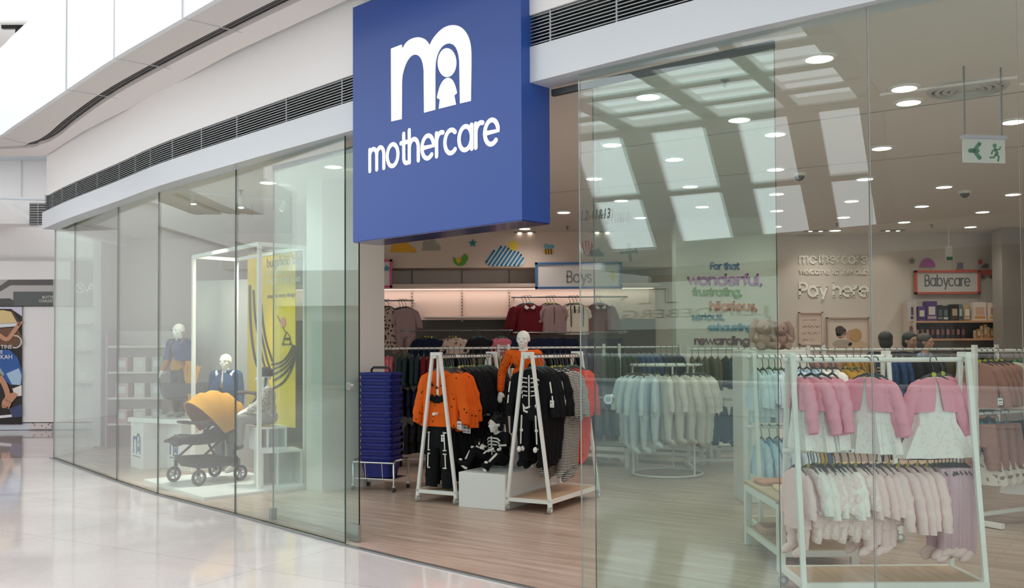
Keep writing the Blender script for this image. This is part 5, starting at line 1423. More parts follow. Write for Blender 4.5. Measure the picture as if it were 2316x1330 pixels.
mb = MB(); ell(mb, 1902, 752, 12, 14, 0, 0, par=pp); ell(mb, 1899, 746, 10, 9, 1, .004, par=pp); ell(mb, 1926, 758, 13, 13, 0, .002, par=pp); ell(mb, 1936, 758, 13, 15, 2, .006, par=pp); ell(mb, 1905, 778, 22, 10, 3, .001, par=pp); ell(mb, 1940, 780, 22, 9, 4, .001, par=pp)
mb.build('printed_picture', [mat('print_skin', '#D3A48C', .6), mat('print_hair', '#4A362E', .6), mat('print_blond', '#C79A66', .6), mat('print_cloth', '#B9A79B', .6), mat('print_cloth2', '#D8B795', .6)], pp)

# plush rabbits on a tall white display block
mb = MB(); mb.box((2.52, 9.35, .735), (.62, .42, 1.47)); tag(mb.build('display_block', PILW, bevel=.01), 'tall white display block carrying the plush rabbits', 'display stand')
PLUSH = mat('plush_fur', '#BC9A90', .95, spec=.1, bump=(90, .6), var=.12)
PLUSH2 = mat('plush_fur_brown', '#A4857A', .95, spec=.1, bump=(90, .6), var=.12)
def rabbit(p, rz, m_, label, s=1.0):
    o = empty('plush_rabbit', p, rz, label, 'soft toy', 'plush rabbits'); o.scale = (s, s, s)
    mb = MB(); mb.ball((0, 0, .075), (.075, .065, .078), seg=18); mb.build('body', m_, o)
    mb = MB(); mb.ball((0, -.02, .185), (.068, .062, .062), seg=18); mb.ball((0, -.075, .172), (.03, .02, .022)); mb.build('head', m_, o)
    for sx in (-1, 1):
        mb = MB(); mb.tube([(sx * .03, 0, .235), (sx * .06, 0, .25), (sx * .088, -.005, .19), (sx * .095, -.01, .10), (sx * .09, -.01, .06)], [.018, .026, .032, .034, .02], 12, flat=.5, flatdir=(0, 1, 0)); mb.build('ear', m_, o)
        mb = MB(); mb.tube([(sx * .04, -.03, .04), (sx * .07, -.09, .03), (sx * .075, -.13, .035)], [.03, .032, .03], 10); mb.build('leg', m_, o)
        mb = MB(); mb.tube([(sx * .055, -.01, .125), (sx * .085, -.05, .09), (sx * .08, -.09, .075)], [.022, .023, .022], 10); mb.build('arm', m_, o)
        mb = MB(); mb.ball((sx * .025, -.078, .195), .006, seg=8, rng=6); mb.build('eye', HCLR, o)
rabbit((2.44, 9.27, 1.472), .2, PLUSH, 'dusty pink plush rabbit on the display block behind the door edge', 1.15)
rabbit((2.63, 9.30, 1.472), -.3, PLUSH2, 'brown plush rabbit right of the pink one on the display block', 1.05)

# white plinth with step
PLW = mat('plinth_white', '#E9EAEA', .35)
pang = math.atan2(.95, .53) - PI / 2
pl_b = Matrix.Translation((-.295, 8.915, 0)) @ Matrix.Rotation(pang, 4, 'Z')
plin = empty('display_plinth', pl_b.translation, pang, 'white stepped display plinth between the two Halloween racks', 'plinth')
mb = MB(); mb.box((0, .62, .165), (.50, 1.24, .33)); mb.build('low_block', PLW, plin, bevel=.004)
mb = MB(); mb.box((.02, .90, .475), (.46, .66, .29)); mb.build('step_block', PLW, plin, bevel=.004)
# baskets on a chrome trolley
tro = empty('basket_trolley', (-1.41, 10.20, 0), math.radians(-20), 'chrome trolley frame on casters under the blue shopping baskets', 'trolley')
BB = mat('basket_blue', '#16207C', .4, var=.05)
w, d = .48, .34
for sx in (-1, 1):
    mb = MB(); mb.tube([(sx * w / 2, -d / 2, .05), (sx * w / 2, -d / 2, .28), (sx * w / 2, -d / 2 + .03, .32), (sx * w / 2, d / 2 - .03, .32), (sx * w / 2, d / 2, .28), (sx * w / 2, d / 2, .05)], .011, 10); mb.build('side_hoop', CHROME, tro)
for sy in (-1, 1):
    mb = MB(); mb.cyl((-w / 2, sy * d / 2, .30), (w / 2, sy * d / 2, .30), .010, 10); mb.build('rail', CHROME, tro)
    for sx in (-1, 1):
        mb = MB(); mb.cyl((sx * w / 2 - .012, sy * d / 2, .026), (sx * w / 2 + .012, sy * d / 2, .026), .026, 14); mb.box((sx * w / 2, sy * d / 2, .05), (.03, .018, .03), mi=1); mb.build('caster', [mat('rubber_dark', '#3C3C3E', .6), CHROME], tro)
mb = MB(); mb.box((0, 0, .128), (w - .03, d - .03, .012))
for sx in (-1, 1): mb.bar((sx * .1, -d / 2, .30), (sx * .1, -d / 2 + .02, .13), .006)
mb.build('floor_plate', CHROME, tro)
def basket(i, n):
    o = empty('shopping_basket', (-1.41, 10.20, .14 + i * .072), math.radians(-20), 'blue plastic shopping basket, %s from the bottom of the stack' % nth(i), 'basket', 'stacked blue shopping baskets')
    mb = MB(); N = 8
    def rr_(wx, wy, z): return [Vector((math.copysign(abs(math.cos(t)) ** .25, math.cos(t)) * wx, math.copysign(abs(math.sin(t)) ** .25, math.sin(t)) * wy, z)) for t in [2 * PI * (j + .5) / 32 for j in range(32)]]
    mb.loft([rr_(.155, .105, 0), rr_(.155, .105, .006), rr_(.188, .130, .19), rr_(.205, .146, .196), rr_(.207, .148, .222), rr_(.196, .138, .222), rr_(.184, .126, .19), rr_(.150, .10, .012), rr_(.02, .02, .010)], 0, smooth=False)
    mb.build('basket_body', BB, o)
    return o, rr_
bk, rr_f = basket(0, 13)
mb = MB()
for s in (-1, 1): mb.tube([(s * .13, -.148, .21), (s * .13, -.12, .225), (s * .11, -.02 * s, .232)], .007, 8)
mb.tube([(-.12, -.10, .232), (.12, -.10, .232)], .010, 8); mb.build('handle', BB, bk)
for i in range(1, 14):
    c = copy_tree(bk); c.location = (-1.41, 10.20, .14 + i * .068); c['label'] = 'blue plastic shopping basket, %s from the bottom of the stack' % nth(i)
    top = c
for ch in list(top.children):
    if ch.name.startswith('handle'): bpy.data.objects.remove(ch)
mb = MB(); mb.tube([(-.11, 0, .20), (-.11, 0, .255), (-.085, 0, .275), (.085, 0, .275), (.11, 0, .255), (.11, 0, .20)], .013, 10); tp = mb.build('handle', HCLR, top)
tag(top, 'topmost blue shopping basket with a raised black handle')

# ================================================================ figures
MANQ = mat('mannequin_white', '#F1EFEA', .35)
SKIN = mat('skin', '#C99A80', .55); HAIR = mat('hair_black', '#1D1A1A', .5)
def V(*a): return Vector(a)
def pose(h, hh, **over):
    """joints of a standing figure of height h with head height hh, facing -Y"""
    sh = h - hh * 1.22; hip = h * .50; sw = hh * .78
    J = dict(head=V(0, -.01, h - hh * .52), neck=V(0, 0, sh + .01), chest=V(0, .005, sh - hh * .45), belly=V(0, 0, hip + hh * .45), pelvis=V(0, 0, hip))
    for s, n in ((-1, 'R'), (1, 'L')):
        J['sh' + n] = V(s * sw, 0, sh - hh * .12); J['el' + n] = V(s * (sw + .03), .01, sh - h * .19); J['wr' + n] = V(s * (sw + .04), -.03, sh - h * .335)
        J['hp' + n] = V(s * hh * .36, 0, hip); J['kn' + n] = V(s * hh * .36, -.01, h * .275); J['an' + n] = V(s * hh * .36, .01, .06); J['to' + n] = V(s * hh * .40, -.11, .025)
    J.update({k: V(*v) for k, v in over.items()}); return J
def tb_(mb, a, b, r0, r1, seg=12):
    mb.tube([a, a.lerp(b, .5), b], [r0, (r0 + r1) / 2 * 1.03, r1], seg); mb.ball(a, r0, seg=12, rng=8); mb.ball(b, r1, seg=12, rng=8)
def hand(mb, w, d, side, L):
    """palm, four bent fingers and a thumb, pointing along d from the wrist"""
    d = d.normalized(); sx = V(0, 0, 1).cross(d); sx = (sx if sx.length > .2 else V(1, 0, 0)).normalized(); n = d.cross(sx)
    R = Matrix((sx, d, n)).transposed()
    mb.ball(w + d * L * .28, (L * .20, L * .30, L * .11), seg=12, rng=8, R=R)
    for k in range(4):
        u = (-.16 + .105 * k) * L; ln = (.36, .44, .42, .32)[k] * L
        a = w + d * L * .5 + sx * u; b = a + d * ln * .55 - n * L * .03; c = a + d * ln * .9 - n * L * .13
        mb.tube([a - d * L * .1, a, b, c], [L * .055, L * .056, L * .052, L * .042], 8); mb.ball(c, L * .042, seg=8, rng=6)
    t0 = w + d * L * .15 + sx * side * L * .17
    mb.tube([t0, t0 + d * L * .16 + sx * side * L * .13 - n * L * .04, t0 + d * L * .34 + sx * side * L * .15 - n * L * .08], [L * .07, L * .06, L * .045], 8)
def head(mb, c, hh, R=None):
    R = R or Matrix.Identity(3)
    q = lambda x, y, z: c + R @ V(x * hh, y * hh, z * hh)
    mb.ball(q(0, .03, .12), (.36 * hh, .43 * hh, .385 * hh), R=R, seg=24, rng=16)
    mb.ball(q(0, -.08, -.15), (.275 * hh, .29 * hh, .33 * hh), R=R, seg=20, rng=14)
    mb.ball(q(0, -.25, -.38), (.11 * hh, .10 * hh, .09 * hh), R=R)
    mb.tube([q(0, -.375, .07), q(0, -.43, -.03), q(0, -.465, -.10)], [.035 * hh, .05 * hh, .062 * hh], 10); mb.ball(q(0, -.43, -.115), (.075 * hh, .05 * hh, .04 * hh), R=R)
    for s in (-1, 1):
        mb.tube([q(s * .06, -.385, .115), q(s * .15, -.385, .13), q(s * .24, -.33, .10)], .032 * hh, 8)
        mb.ball(q(s * .145, -.325, .03), (.07 * hh, .05 * hh, .04 * hh), R=R, seg=10, rng=8)
        mb.ball(q(s * .20, -.27, -.12), (.09 * hh, .08 * hh, .09 * hh), R=R, seg=10, rng=8)
        mb.ball(q(s * .36, .02, -.01), (.035 * hh, .075 * hh, .115 * hh), R=R, seg=10, rng=8)
    for z, w in ((-.225, .11), (-.26, .095)): mb.tube([q(-w, -.335, z), q(0, -.375, z - .004), q(w, -.335, z)], [.02 * hh, .032 * hh, .02 * hh], 8)
def body(J, hh, m_, parent, name='body', k=1.0, feet=True, voxel=.007, Rh=None, hands=True):
    mb = MB(); f = hh * k
    head(mb, J['head'], hh, Rh)
    tb_(mb, J['neck'], J['head'] - V(0, 0, hh * .2), f * .25, f * .22)
    mb.ball(J['chest'], (f * .66, f * .40, f * .62), seg=18); mb.ball(J['belly'], (f * .52, f * .36, f * .5), seg=18); mb.ball(J['pelvis'], (f * .56, f * .40, f * .42), seg=18)
    tb_(mb, J['neck'] - V(0, 0, .01), J['chest'], f * .25, f * .42)
    for n in 'RL':
        tb_(mb, J['neck'] - V(0, 0, f * .12), J['sh' + n], f * .20, f * .20)
        tb_(mb, J['sh' + n], J['el' + n], f * .19, f * .145); tb_(mb, J['el' + n], J['wr' + n], f * .145, f * .095)
        tb_(mb, J['hp' + n], J['kn' + n], f * .30, f * .20); tb_(mb, J['kn' + n], J['an' + n], f * .20, f * .13)
        if feet: tb_(mb, J['an' + n] - V(0, 0, .02), J['to' + n], f * .15, f * .12)
        if hands: hand(mb, J['wr' + n], J['wr' + n] - J['el' + n], 1 if n == 'R' else -1, hh * .72)
    return fuse(mb, name, m_, parent, voxel, 4)
def wear_top(J, hh, m_, parent, name, k=1.0, arms=1.0, hem=.5, fat=.016, voxel=.009):
    mb = MB(); f = hh * k
    mb.ball(J['chest'], (f * .66 + fat, f * .40 + fat, f * .62), seg=18); mb.ball(J['belly'], (f * .56 + fat, f * .38 + fat, f * .55), seg=18)
    mb.ball(J['pelvis'] + V(0, 0, f * .12), (f * .58 + fat, f * .42 + fat, f * hem), seg=18); tb_(mb, J['neck'] - V(0, 0, .03), J['chest'], f * .27, f * .45)
    for n in 'RL':
        tb_(mb, J['neck'] - V(0, 0, f * .16), J['sh' + n], f * .22, f * .20 + fat)
        if arms > 0:
            e = J['el' + n]; tb_(mb, J['sh' + n], e, f * .19 + fat, f * .15 + fat)
            if arms > .5: tb_(mb, e, e.lerp(J['wr' + n], (arms - .5) * 2), f * .15 + fat, f * .12 + fat)
    return fuse(mb, name, m_, parent, voxel, 5)
def wear_legs(J, hh, m_, parent, name='trousers', k=1.0, to=.95, fat=.014, voxel=.009):
    mb = MB(); f = hh * k
    mb.ball(J['pelvis'], (f * .57 + fat, f * .41 + fat, f * .40), seg=18)
    for n in 'RL':
        tb_(mb, J['hp' + n], J['kn' + n], f * .30 + fat, f * .21 + fat); tb_(mb, J['kn' + n], J['kn' + n].lerp(J['an' + n], to), f * .21 + fat, f * .155 + fat)
    return fuse(mb, name, m_, parent, voxel, 5)
def shoes(J, hh, m_, parent, k=1.0):
    for n in 'RL':
        mb = MB(); a, t = J['an' + n], J['to' + n]
        tb_(mb, a - V(0, -.015, .012), t, hh * .19 * k, hh * .155 * k); tb_(mb, a, a + V(0, .005, .02), hh * .18 * k, hh * .165 * k)
        fuse(mb, 'shoe', m_, parent, .006, 3)
def cap_hair(J, hh, m_, parent, name='hair', low=-.25, Rh=None, longer=0.0):
    mb = MB(); c = J['head']; R = Rh or Matrix.Identity(3); q = lambda x, y, z: c + R @ V(x * hh, y * hh, z * hh)
    mb.ball(q(0, .07, .18), (.40 * hh, .45 * hh, .38 * hh), R=R, seg=20); mb.ball(q(0, .20, low + .15), (.37 * hh, .30 * hh, .35 * hh), R=R, seg=18)
    if longer: mb.ball(q(0, .28, -.4), (.33 * hh, .2 * hh, longer * hh), R=R, seg=16)
    return fuse(mb, name, m_, parent, .009, 4)

# -- orange mannequin on the plinth step
H_ = 1.06; hh_ = .185
o = empty('mannequin', pl_b @ V(-.01, .86, .62), pang + .25, 'standing child mannequin in orange pumpkin jumper on the plinth step', 'mannequin')
J = pose(H_, hh_, elR=(-.24, .03, .62), wrR=(-.235, -.04, .44))
body(J, hh_, MANQ, o); wear_legs(J, hh_, BLACK, o)
wear_top(J, hh_, ORANGE, o, 'jumper', arms=.95)
mb = MB()
for u, v, s in ((-.09, .70, .03), (.09, .70, .03), (0, .655, .018)): mb.poly([V(u - s, -.098, v - s * .8), V(u + s, -.098, v - s * .8), V(u, -.098, v + s)], .01, axis=(0, 1, 0))
mb.poly([V(u, -.098, v) for u, v in [(-.10, .62), (-.05, .60), (0, .615), (.05, .60), (.10, .62), (.05, .565), (-.05, .565)]], .01, axis=(0, 1, 0)); mb.build('pumpkin_print', BLACK, o)
# -- seated skeleton child
o = empty('mannequin', pl_b @ V(-.06, .40, .33), pang - .25, 'small seated mannequin in a black skeleton suit and cat ear hood', 'mannequin')
hh_ = .165
J = pose(.86, hh_, head=(0, -.02, .425), neck=(0, .01, .345), chest=(0, .03, .26), belly=(0, .05, .17), pelvis=(0, .05, .075), shR=(-.115, .02, .315), shL=(.115, .02, .315), elR=(-.165, -.03, .235), elL=(.165, -.03, .235), wrR=(-.08, -.12, .225), wrL=(.08, -.13, .20), hpR=(-.06, .03, .075), hpL=(.06, .03, .075), knR=(-.17, -.15, .17), knL=(.17, -.15, .16), anR=(-.15, -.28, .045), anL=(.12, -.28, .045), toR=(-.18, -.33, .075), toL=(.15, -.33, .075))
Rh = Matrix.Rotation(-.25, 3, 'Z')
body(J, hh_, MANQ, o, voxel=.006, Rh=Rh)
t1 = wear_top(J, hh_, BLACK, o, 'suit_top', arms=.9, hem=.4, fat=.010)
t2 = wear_legs(J, hh_, BLACK, o, 'suit_legs', to=1.0, fat=.006)
shoes(J, hh_, BLACK, o)
mb = MB(); mb.stroke([(0, .14), (0, .31)], .014, lambda u, v: V(u, -.075 + (.31 - v) * .05, v), V(0, -.006, 0))
for k in range(5):
    for s in (-1, 1): mb.stroke([(s * .016, .30 - k * .032), (s * .06, .295 - k * .032), (s * .082, .275 - k * .032)], .014, lambda u, v: V(u, -.075 + (.31 - v) * .05 + abs(u) * .35, v), V(0, -.006, 0))
for s in (-1, 1):
    mb.tube([V(s * .135, -.01, .30), V(s * .178, -.035, .25)], .010, 8); mb.tube([V(s * .185, -.06, .24), V(s * .13, -.115, .235)], .010, 8)
    mb.tube([V(s * .10, -.05, .155), V(s * .165, -.125, .215)], .012, 8); mb.tube([V(s * .185, -.19, .17), V(s * .16, -.27, .10)], .011, 8)
    mb.ball(V(s * .18, -.16, .205), (.02, .018, .014)); mb.ball(V(s * .175, -.325, .10), (.022, .014, .012))
mb.build('bone_print', BONE, o)
cap_hair(J, hh_, BLACK2, o, 'hood', Rh=Rh)
for s in (-1, 1):
    mb = MB(); c = J['head'] + Rh @ V(s * .055, .03, .075); mb.tube([c, c + V(s * .012, 0, .05)], [.026, .003], 10); mb.build('hood_ear', BLACK2, o)

# ================================================================ the pram window
# low white platform
PC, PR, PL = V2((-3.07, 9.48)), V2((-2.22, 10.28)), V2((-4.2, 10.85))
mb = MB(); slab(mb, [PC, PR, PL + PR - PC, PL], 0.0, .03); tag(mb.build('display_platform', PLW), 'low white platform on the floor under the pram', 'platform')
# open white display frame
fr = empty('display_stand', (0, 0, 0), 0, 'tall open frame of white square tube around the pram display', 'frame')
fA, fB, fC = V2((-2.68, 10.08)), V2((-3.84, 11.46)), V2((-2.28, 10.48)); fD = fB + fC - fA; FT = 2.62
for p in (fA, fB, fC, fD):
    mb = MB(); mb.box((p.x, p.y, FT / 2 + .015), (.04, .04, FT - .03), math.radians(40)); mb.build('post', RACKW, fr)
for a, b in ((fA, fB), (fA, fC), (fC, fD), (fB, fD)):
    mb = MB(); mb.bar(a + V(0, 0, FT), b + V(0, 0, FT), .04); mb.build('top_bar', RACKW, fr)
# yellow banner
bt = aty(560, 575, 11.85); bq = aty(668, 560, 11.1); bt.z = bq.z = 2.68
bu = (bq - bt); bw_ = bu.length; bu.normalize(); bn = V(bu.y, -bu.x, 0)
if bn.y > 0: bn = -bn
zb_ = aty(665, 968, 11.1).z
ban = empty('hanging_banner', (bt + bq) / 2 + V(0, 0, (zb_ - 2.68) / 2), 0, 'tall yellow pram banner with sweeping black stripes behind the seated mannequin', 'banner')
loc_ = lambda p: p - ban.location
mb = MB(); mb.poly([loc_(bt), loc_(bq), loc_(V(bq.x, bq.y, zb_)), loc_(V(bt.x, bt.y, zb_))], .006, axis=-bn); mb.build('cloth', mat('banner_yellow', '#EBCB2C', .6), ban)
BK = mat('banner_black', '#2A2823', .6)
def on_ban(X, Y):
    q = on_plane(530 + X / 2.893, 540 + Y / 2.893, bt, bn); return loc_(q) + bn * .002
mb = MB()
for pts, w in (([(103, 310), (105, 480), (115, 640), (138, 790), (170, 880)], 15), ([(127, 340), (136, 500), (160, 650), (188, 790), (205, 850)], 12), ([(155, 375), (166, 550), (190, 680), (215, 790), (232, 840)], 12), ([(177, 418), (190, 560), (212, 680), (250, 800)], 12), ([(250, 822), (300, 812), (345, 775), (386, 700)], 14), ([(258, 852), (320, 826), (366, 775), (394, 704)], 12), ([(262, 886), (330, 846), (380, 785), (401, 708)], 12), ([(258, 928), (330, 880), (388, 800), (406, 722)], 13), ([(250, 982), (322, 938), (376, 850), (407, 742)], 13)):
    mb.stroke([tuple(q) for q in curve(pts, 5)], w, on_ban, bn * .003)
mb.build('printed_stripes', BK, ban)
mb = MB()
for pts, w in (([(318, 695), (330, 640), (345, 610), (365, 640), (372, 690)], 7), ([(318, 690), (372, 690)], 7), ([(340, 620), (300, 540), (285, 505)], 5), ([(332, 655), (360, 655)], 16)): mb.stroke(pts, w, on_ban, bn * .003)
for cx, cy in ((322, 690), (370, 688)): mb.poly([on_ban(cx + 9 * math.cos(t * PI / 8), cy + 9 * math.sin(t * PI / 8)) for t in range(16)], .004, axis=bn)
mb.build('printed_pram', BK, ban)
mb = MB(); mb.poly([on_ban(322 + 18 * math.cos(t * PI / 8), 545 + 32 * math.sin(t * PI / 8)) + bn * .002 for t in range(16)], .003, axis=bn); mb.build('printed_flower', mat('banner_pink', '#DE8A86', .6), ban)
def ban_text(name, t, X, Y, h, m_, sx):
    p = on_ban(X, Y); textmesh(name, t, h, m_, ban, frame_mat(p, bu), .003, sx=sx)
ban_text('banner_title', 'bugaboo bee', 212, 188, .165, mat('banner_title_grey', '#5A5A55', .6), .92)
ban_text('banner_line', 'stroll', 215, 240, .17, mat('banner_white', '#F6EFC8', .6), .95)
ban_text('banner_line', 'more with ease', 215, 298, .12, MATS['banner_white'], .95)
ban_text('banner_line', 'smart in every design', 215, 390, .075, MATS['banner_title_grey'], .95)
mb = MB(); mb.tube([loc_(bt) + V(0, 0, .01), loc_(bq) + V(0, 0, .01)], .012, 8)
mb.build('hanging_rod', MET, ban)
for f_ in (.1, .9):
    q = bt.lerp(bq, f_); mb = MB(); mb.cyl(loc_(q), loc_(V(q.x, q.y, CEIL)), .003, 6); mb.build('hanging_wire', MET, ban)
# pale backdrop boards
a, b = aty(440, 700, 12.5), aty(574, 700, 12.2)
mb = MB(); mb.bar(V(a.x, a.y, 1.2), V(b.x, b.y, 1.2), .05, 2.4); tag(mb.build('backdrop_board', mat('backdrop_grey', '#C9C7C2', .6)), 'pale grey upright backdrop board behind the navy cardigan mannequin', 'board')

# track spots over the display
trk = empty('window_spotlights', aty(545, 440, 11.0), 0, 'short ceiling track of small spots over the pram display', 'spotlight')
trk.location.z = CEIL
mb = MB(); mb.box((0, 0, -.015), (1.5, .05, .03), math.radians(35)); mb.build('track', RACKW, trk)
for k in range(3):
    d_ = (k - 1) * .55; c_ = V(d_ * math.cos(math.radians(35)), d_ * math.sin(math.radians(35)), -.03)
    aim = V((-3.45, -3.0, -4.1)[k], (10.6, 10.6, 11.9)[k], .9) - (trk.location + c_); aim.normalize()
    mb = MB(); mb.cyl(c_, c_ + aim * .13, .035, 14); mb.cyl(c_ + aim * .128, c_ + aim * .132, .030, 14, 1); mb.build('spot_head', [RACKW, LENS], trk)
    sl = bpy.data.lights.new('display_spot', 'SPOT'); sl.energy = 170; sl.color = (1, .93, .85); sl.spot_size = math.radians(75); sl.spot_blend = .7; sl.shadow_soft_size = .04
    q = bpy.data.objects.new('display_spot', sl); COL.objects.link(q); q.parent = trk; q.location = c_ + aim * .14; q.rotation_euler = aim.to_track_quat('-Z', 'Y').to_euler()

# two open white boxes for the seated mannequin
def open_box(p, rz, w, d, h, label):
    o = empty('display_box', p, rz, label, 'box'); t = .022
    mb = MB(); mb.box((0, 0, h - t / 2), (w, d, t)); mb.box((0, 0, t / 2), (w, d, t)); mb.box((0, d / 2 - t / 2, h / 2), (w - 2 * t, t, h - 2 * t))
    for s in (-1, 1): mb.box((s * (w / 2 - t / 2), 0, h / 2), (t, d, h - 2 * t))
    mb.build('carcass', PLW, o)
    mb = MB(); mb.box((-w * .1, 0, h / 2), (t, d - .04, h - 2 * t)); mb.build('divider', PLW, o)
    return o
open_box((-2.55, 10.36, .03), math.radians(28), .44, .36, .385, 'white open-fronted display box on the platform floor')
open_box((-2.68, 10.44, .415), math.radians(28), .34, .30, .245, 'smaller white open box under the seated mannequin')
# logo cubes and the shelf on them
NAVYM = mat('cube_navy', '#2D4484', .5)
ca = math.atan2(-.78, .62)
def logo_cube(p, w, d, h, label):
    o = empty('logo_cube', p, ca, label, 'display cube')
    mb = MB(); mb.box((0, 0, h / 2), (w, d, h)); mb.build('cube_body', PLW, o, bevel=.003)
    mb = MB(); P = lambda u, v: V((u - .78) * .165, -d / 2 - .001, .20 + v * .125); e = V(0, -.003, 0)
    mb.stroke([(0, 1.35), (0, 0)], .034, lambda u, v: P(u, v), e) if False else None
    s_ = lambda pts: mb.stroke([(P(u, v).x, P(u, v).z) for u, v in pts], .036, lambda x, z: V(x, -d / 2 - .001, z), e)
    s_([(0, 1.45), (0, 0)]); s_([(0, .9)] + arc(.38, 1.0, .38, 180, 0, 10, .5) + [(.76, 0)]); s_([(.76, 1.1)] + arc(1.16, 1.15, .40, 180, 0, 10, .7) + [(1.56, 0)])
    mb.ball((P(1.16, 1.1).x, -d / 2, P(1.16, 1.1).z), (.017, .003, .03), rng=6, seg=14); mb.poly([P(.98, .15), P(1.34, .15), P(1.3, .6), P(1.16, .72), P(1.02, .6)], .003, axis=(0, -1, 0))
    mb.stroke([(P(-.1, -.4).x, P(-.1, -.4).z), (P(1.6, -.4).x, P(1.6, -.4).z)], .012, lambda x, z: V(x, -d / 2 - .001, z), e)
    mb.build('logo_print', NAVYM, o); return o
logo_cube((-4.60, 12.22, 0), .50, .42, .585, 'white cube with navy logo at the left of the pram window')
logo_cube((-4.06, 12.02, 0), .50, .42, .585, 'white cube with navy logo behind the pram wheels')
mb = MB(); mb.box((0, 0, .0275), (1.05, .56, .055)); tag(mb.build('display_board', PLW, loc=(-4.30, 12.10, .587), rz=math.radians(-30)), 'thick white board lying across the two logo cubes', 'board')

# prams
FABK = mat('pram_black_fabric', '#2B2A29', .8, bump=(60, .3)); FRAMEK = mat('pram_frame_black', '#1C1C1D', .35, .4); HOODO = cloth('hood_ochre', '#CC932F'); HOODI = cloth('hood_lining', '#B5702A'); TYRE = mat('pram_tyre', '#2A2A2B', .7); RIM = mat('pram_rim', '#8E8F8E', .35, .5)
def hood(parent, c, wx, R, f0, f1, name='hood', n=14):
    """canopy of hoops turning about the side-to-side axis from f0 (back) to f1 (front)"""
    def hoops(k, dz):
        rings = []
        for i in range(n + 1):
            f = math.radians(f0 + (f1 - f0) * i / n); r = []
            for j in range(25):
                t = PI * j / 24
                x, z = wx * k * math.cos(t) * (1 - .04 * math.sin(t)), R * k * math.sin(t) ** .8 * (1 + .03 * math.cos(i * 2.2))
                r.append(V(c[0] + x, c[1] + z * math.sin(f), c[2] + z * math.cos(f)))
            rings.append(r)
        return rings
    mb = MB(); A, B = hoops(1, 0), hoops(.955, 0)
    mb.loft(A, 0, open_ring=True, caps=False); mb.loft(B, 1, open_ring=True, caps=False)
    mb.loft([A[-1], B[-1]], 0, open_ring=True, caps=False); mb.loft([A[0], B[0]], 0, open_ring=True, caps=False)
    return mb.build(name, [HOODO, HOODI], parent)
prz = -math.radians(39.7)
pram = empty('pram', (-3.41, 10.65, .03), prz, 'black pushchair with large ochre hood on the white platform', 'pram')
for sx in (-1, 1):
    for sy in (-1, 1):
        wl = empty('wheel', (sx * .25, sy * .26, .088), 0); wl.parent = pram; r = .088
        mb = MB(); mb.tube([(sx * .0, (r - .015) * math.cos(2 * PI * k / 28), (r - .015) * math.sin(2 * PI * k / 28)) for k in range(28)], .0155, 8, closed=True); mb.build('tyre', TYRE, wl)
        mb = MB(); mb.tube([(0, (r - .032) * math.cos(2 * PI * k / 24), (r - .032) * math.sin(2 * PI * k / 24)) for k in range(24)], .006, 6, closed=True)
        for k in range(5): t = 2 * PI * k / 5; mb.bar((0, 0, 0), (0, (r - .03) * math.cos(t), (r - .03) * math.sin(t)), .012, .02, up=(1, 0, 0))
        mb.cyl((-.018, 0, 0), (.018, 0, 0), .018, 12); mb.build('rim', RIM, wl)
        mb = MB(); mb.bar((sx * -.028, 0, 0), (sx * -.028, sy * -.01, .11), .014, .03, up=(1, 0, 0)); mb.cyl((sx * -.028, sy * -.01, .09), (sx * -.028, sy * -.01, .16), .022, 12); mb.build('fork', FRAMEK, wl)
for sx in (-1, 1):
    mb = MB(); mb.tube([(sx * .222, -.27, .23), (sx * .215, -.20, .30), (sx * .21, .02, .46), (sx * .215, .10, .52)], .014, 10); mb.build('front_tube', FRAMEK, pram)
    mb = MB(); mb.tube([(sx * .222, .25, .23), (sx * .212, .17, .36), (sx * .21, .08, .50)], .014, 10); mb.build('rear_tube', FRAMEK, pram)
mb = MB(); mb.tube([(-.215, .08, .50), (-.225, .30, .72), (-.235, .46, .90), (-.20, .51, .955), (0, .525, .97), (.20, .51, .955), (.235, .46, .90), (.225, .30, .72), (.215, .08, .50)], .015, 10); mb.build('handlebar', FRAMEK, pram)
mb = MB(); mb.tube([(-.17, .518, .962), (0, .528, .972), (.17, .518, .962)], .020, 12); mb.build('grip', mat('grip_leather', '#4A3A30', .7), pram)
mb = MB()
mb.loft([[V(wx * math.copysign(abs(math.cos(t)) ** .4, math.cos(t)), cy + wy * math.copysign(abs(math.sin(t)) ** .4, math.sin(t)), z - .04 * math.sin(t) * (z > .24)) for t in [2 * PI * i / 32 for i in range(32)]] for wx, wy, cy, z in ((.13, .18, .02, .165), (.17, .27, .0, .19), (.195, .31, -.02, .25), (.20, .33, -.03, .285), (.185, .31, -.03, .28), (.15, .24, 0, .20))]); mb.build('shopping_net', FABK, pram)
mb = MB()
path = [(-.40, .50, .10), (-.30, .52, .14), (-.16, .50, .17), (0.0, .50, .185), (.12, .54, .19), (.26, .60, .185), (.38, .66, .15)]
mb.loft([[V(w * math.cos(t), y, z + (.085 if math.sin(t) < 0 else .06) * math.sin(t) * (1 if math.sin(t) < 0 else .5)) for t in [2 * PI * i / 20 for i in range(20)]] for y, z, w in path]); mb.build('seat', FABK, pram)
mb = MB(); mb.tube([(-.2, .06, .62), (-.21, -.14, .66), (-.17, -.26, .67), (0, -.30, .672), (.17, -.26, .67), (.21, -.14, .66), (.2, .06, .62)], .016, 10); mb.build('bumper_bar', FRAMEK, pram)
mb = MB(); mb.tube([(-.16, -.32, .50), (-.15, -.43, .47), (.15, -.43, .47), (.16, -.32, .50)], .014, 8); mb.build('footrest', FRAMEK, pram)
hood(pram, (0, .06, .545), .255, .46, 72, -42)
mb = MB(); mb.tube([(-.24, .12, .56), (-.235, .10, .48)], .016, 8); mb.build('hood_clip', FRAMEK, pram); mb = MB(); mb.tube([(.24, .12, .56), (.235, .10, .48)], .016, 8); mb.build('hood_clip', FRAMEK, pram)
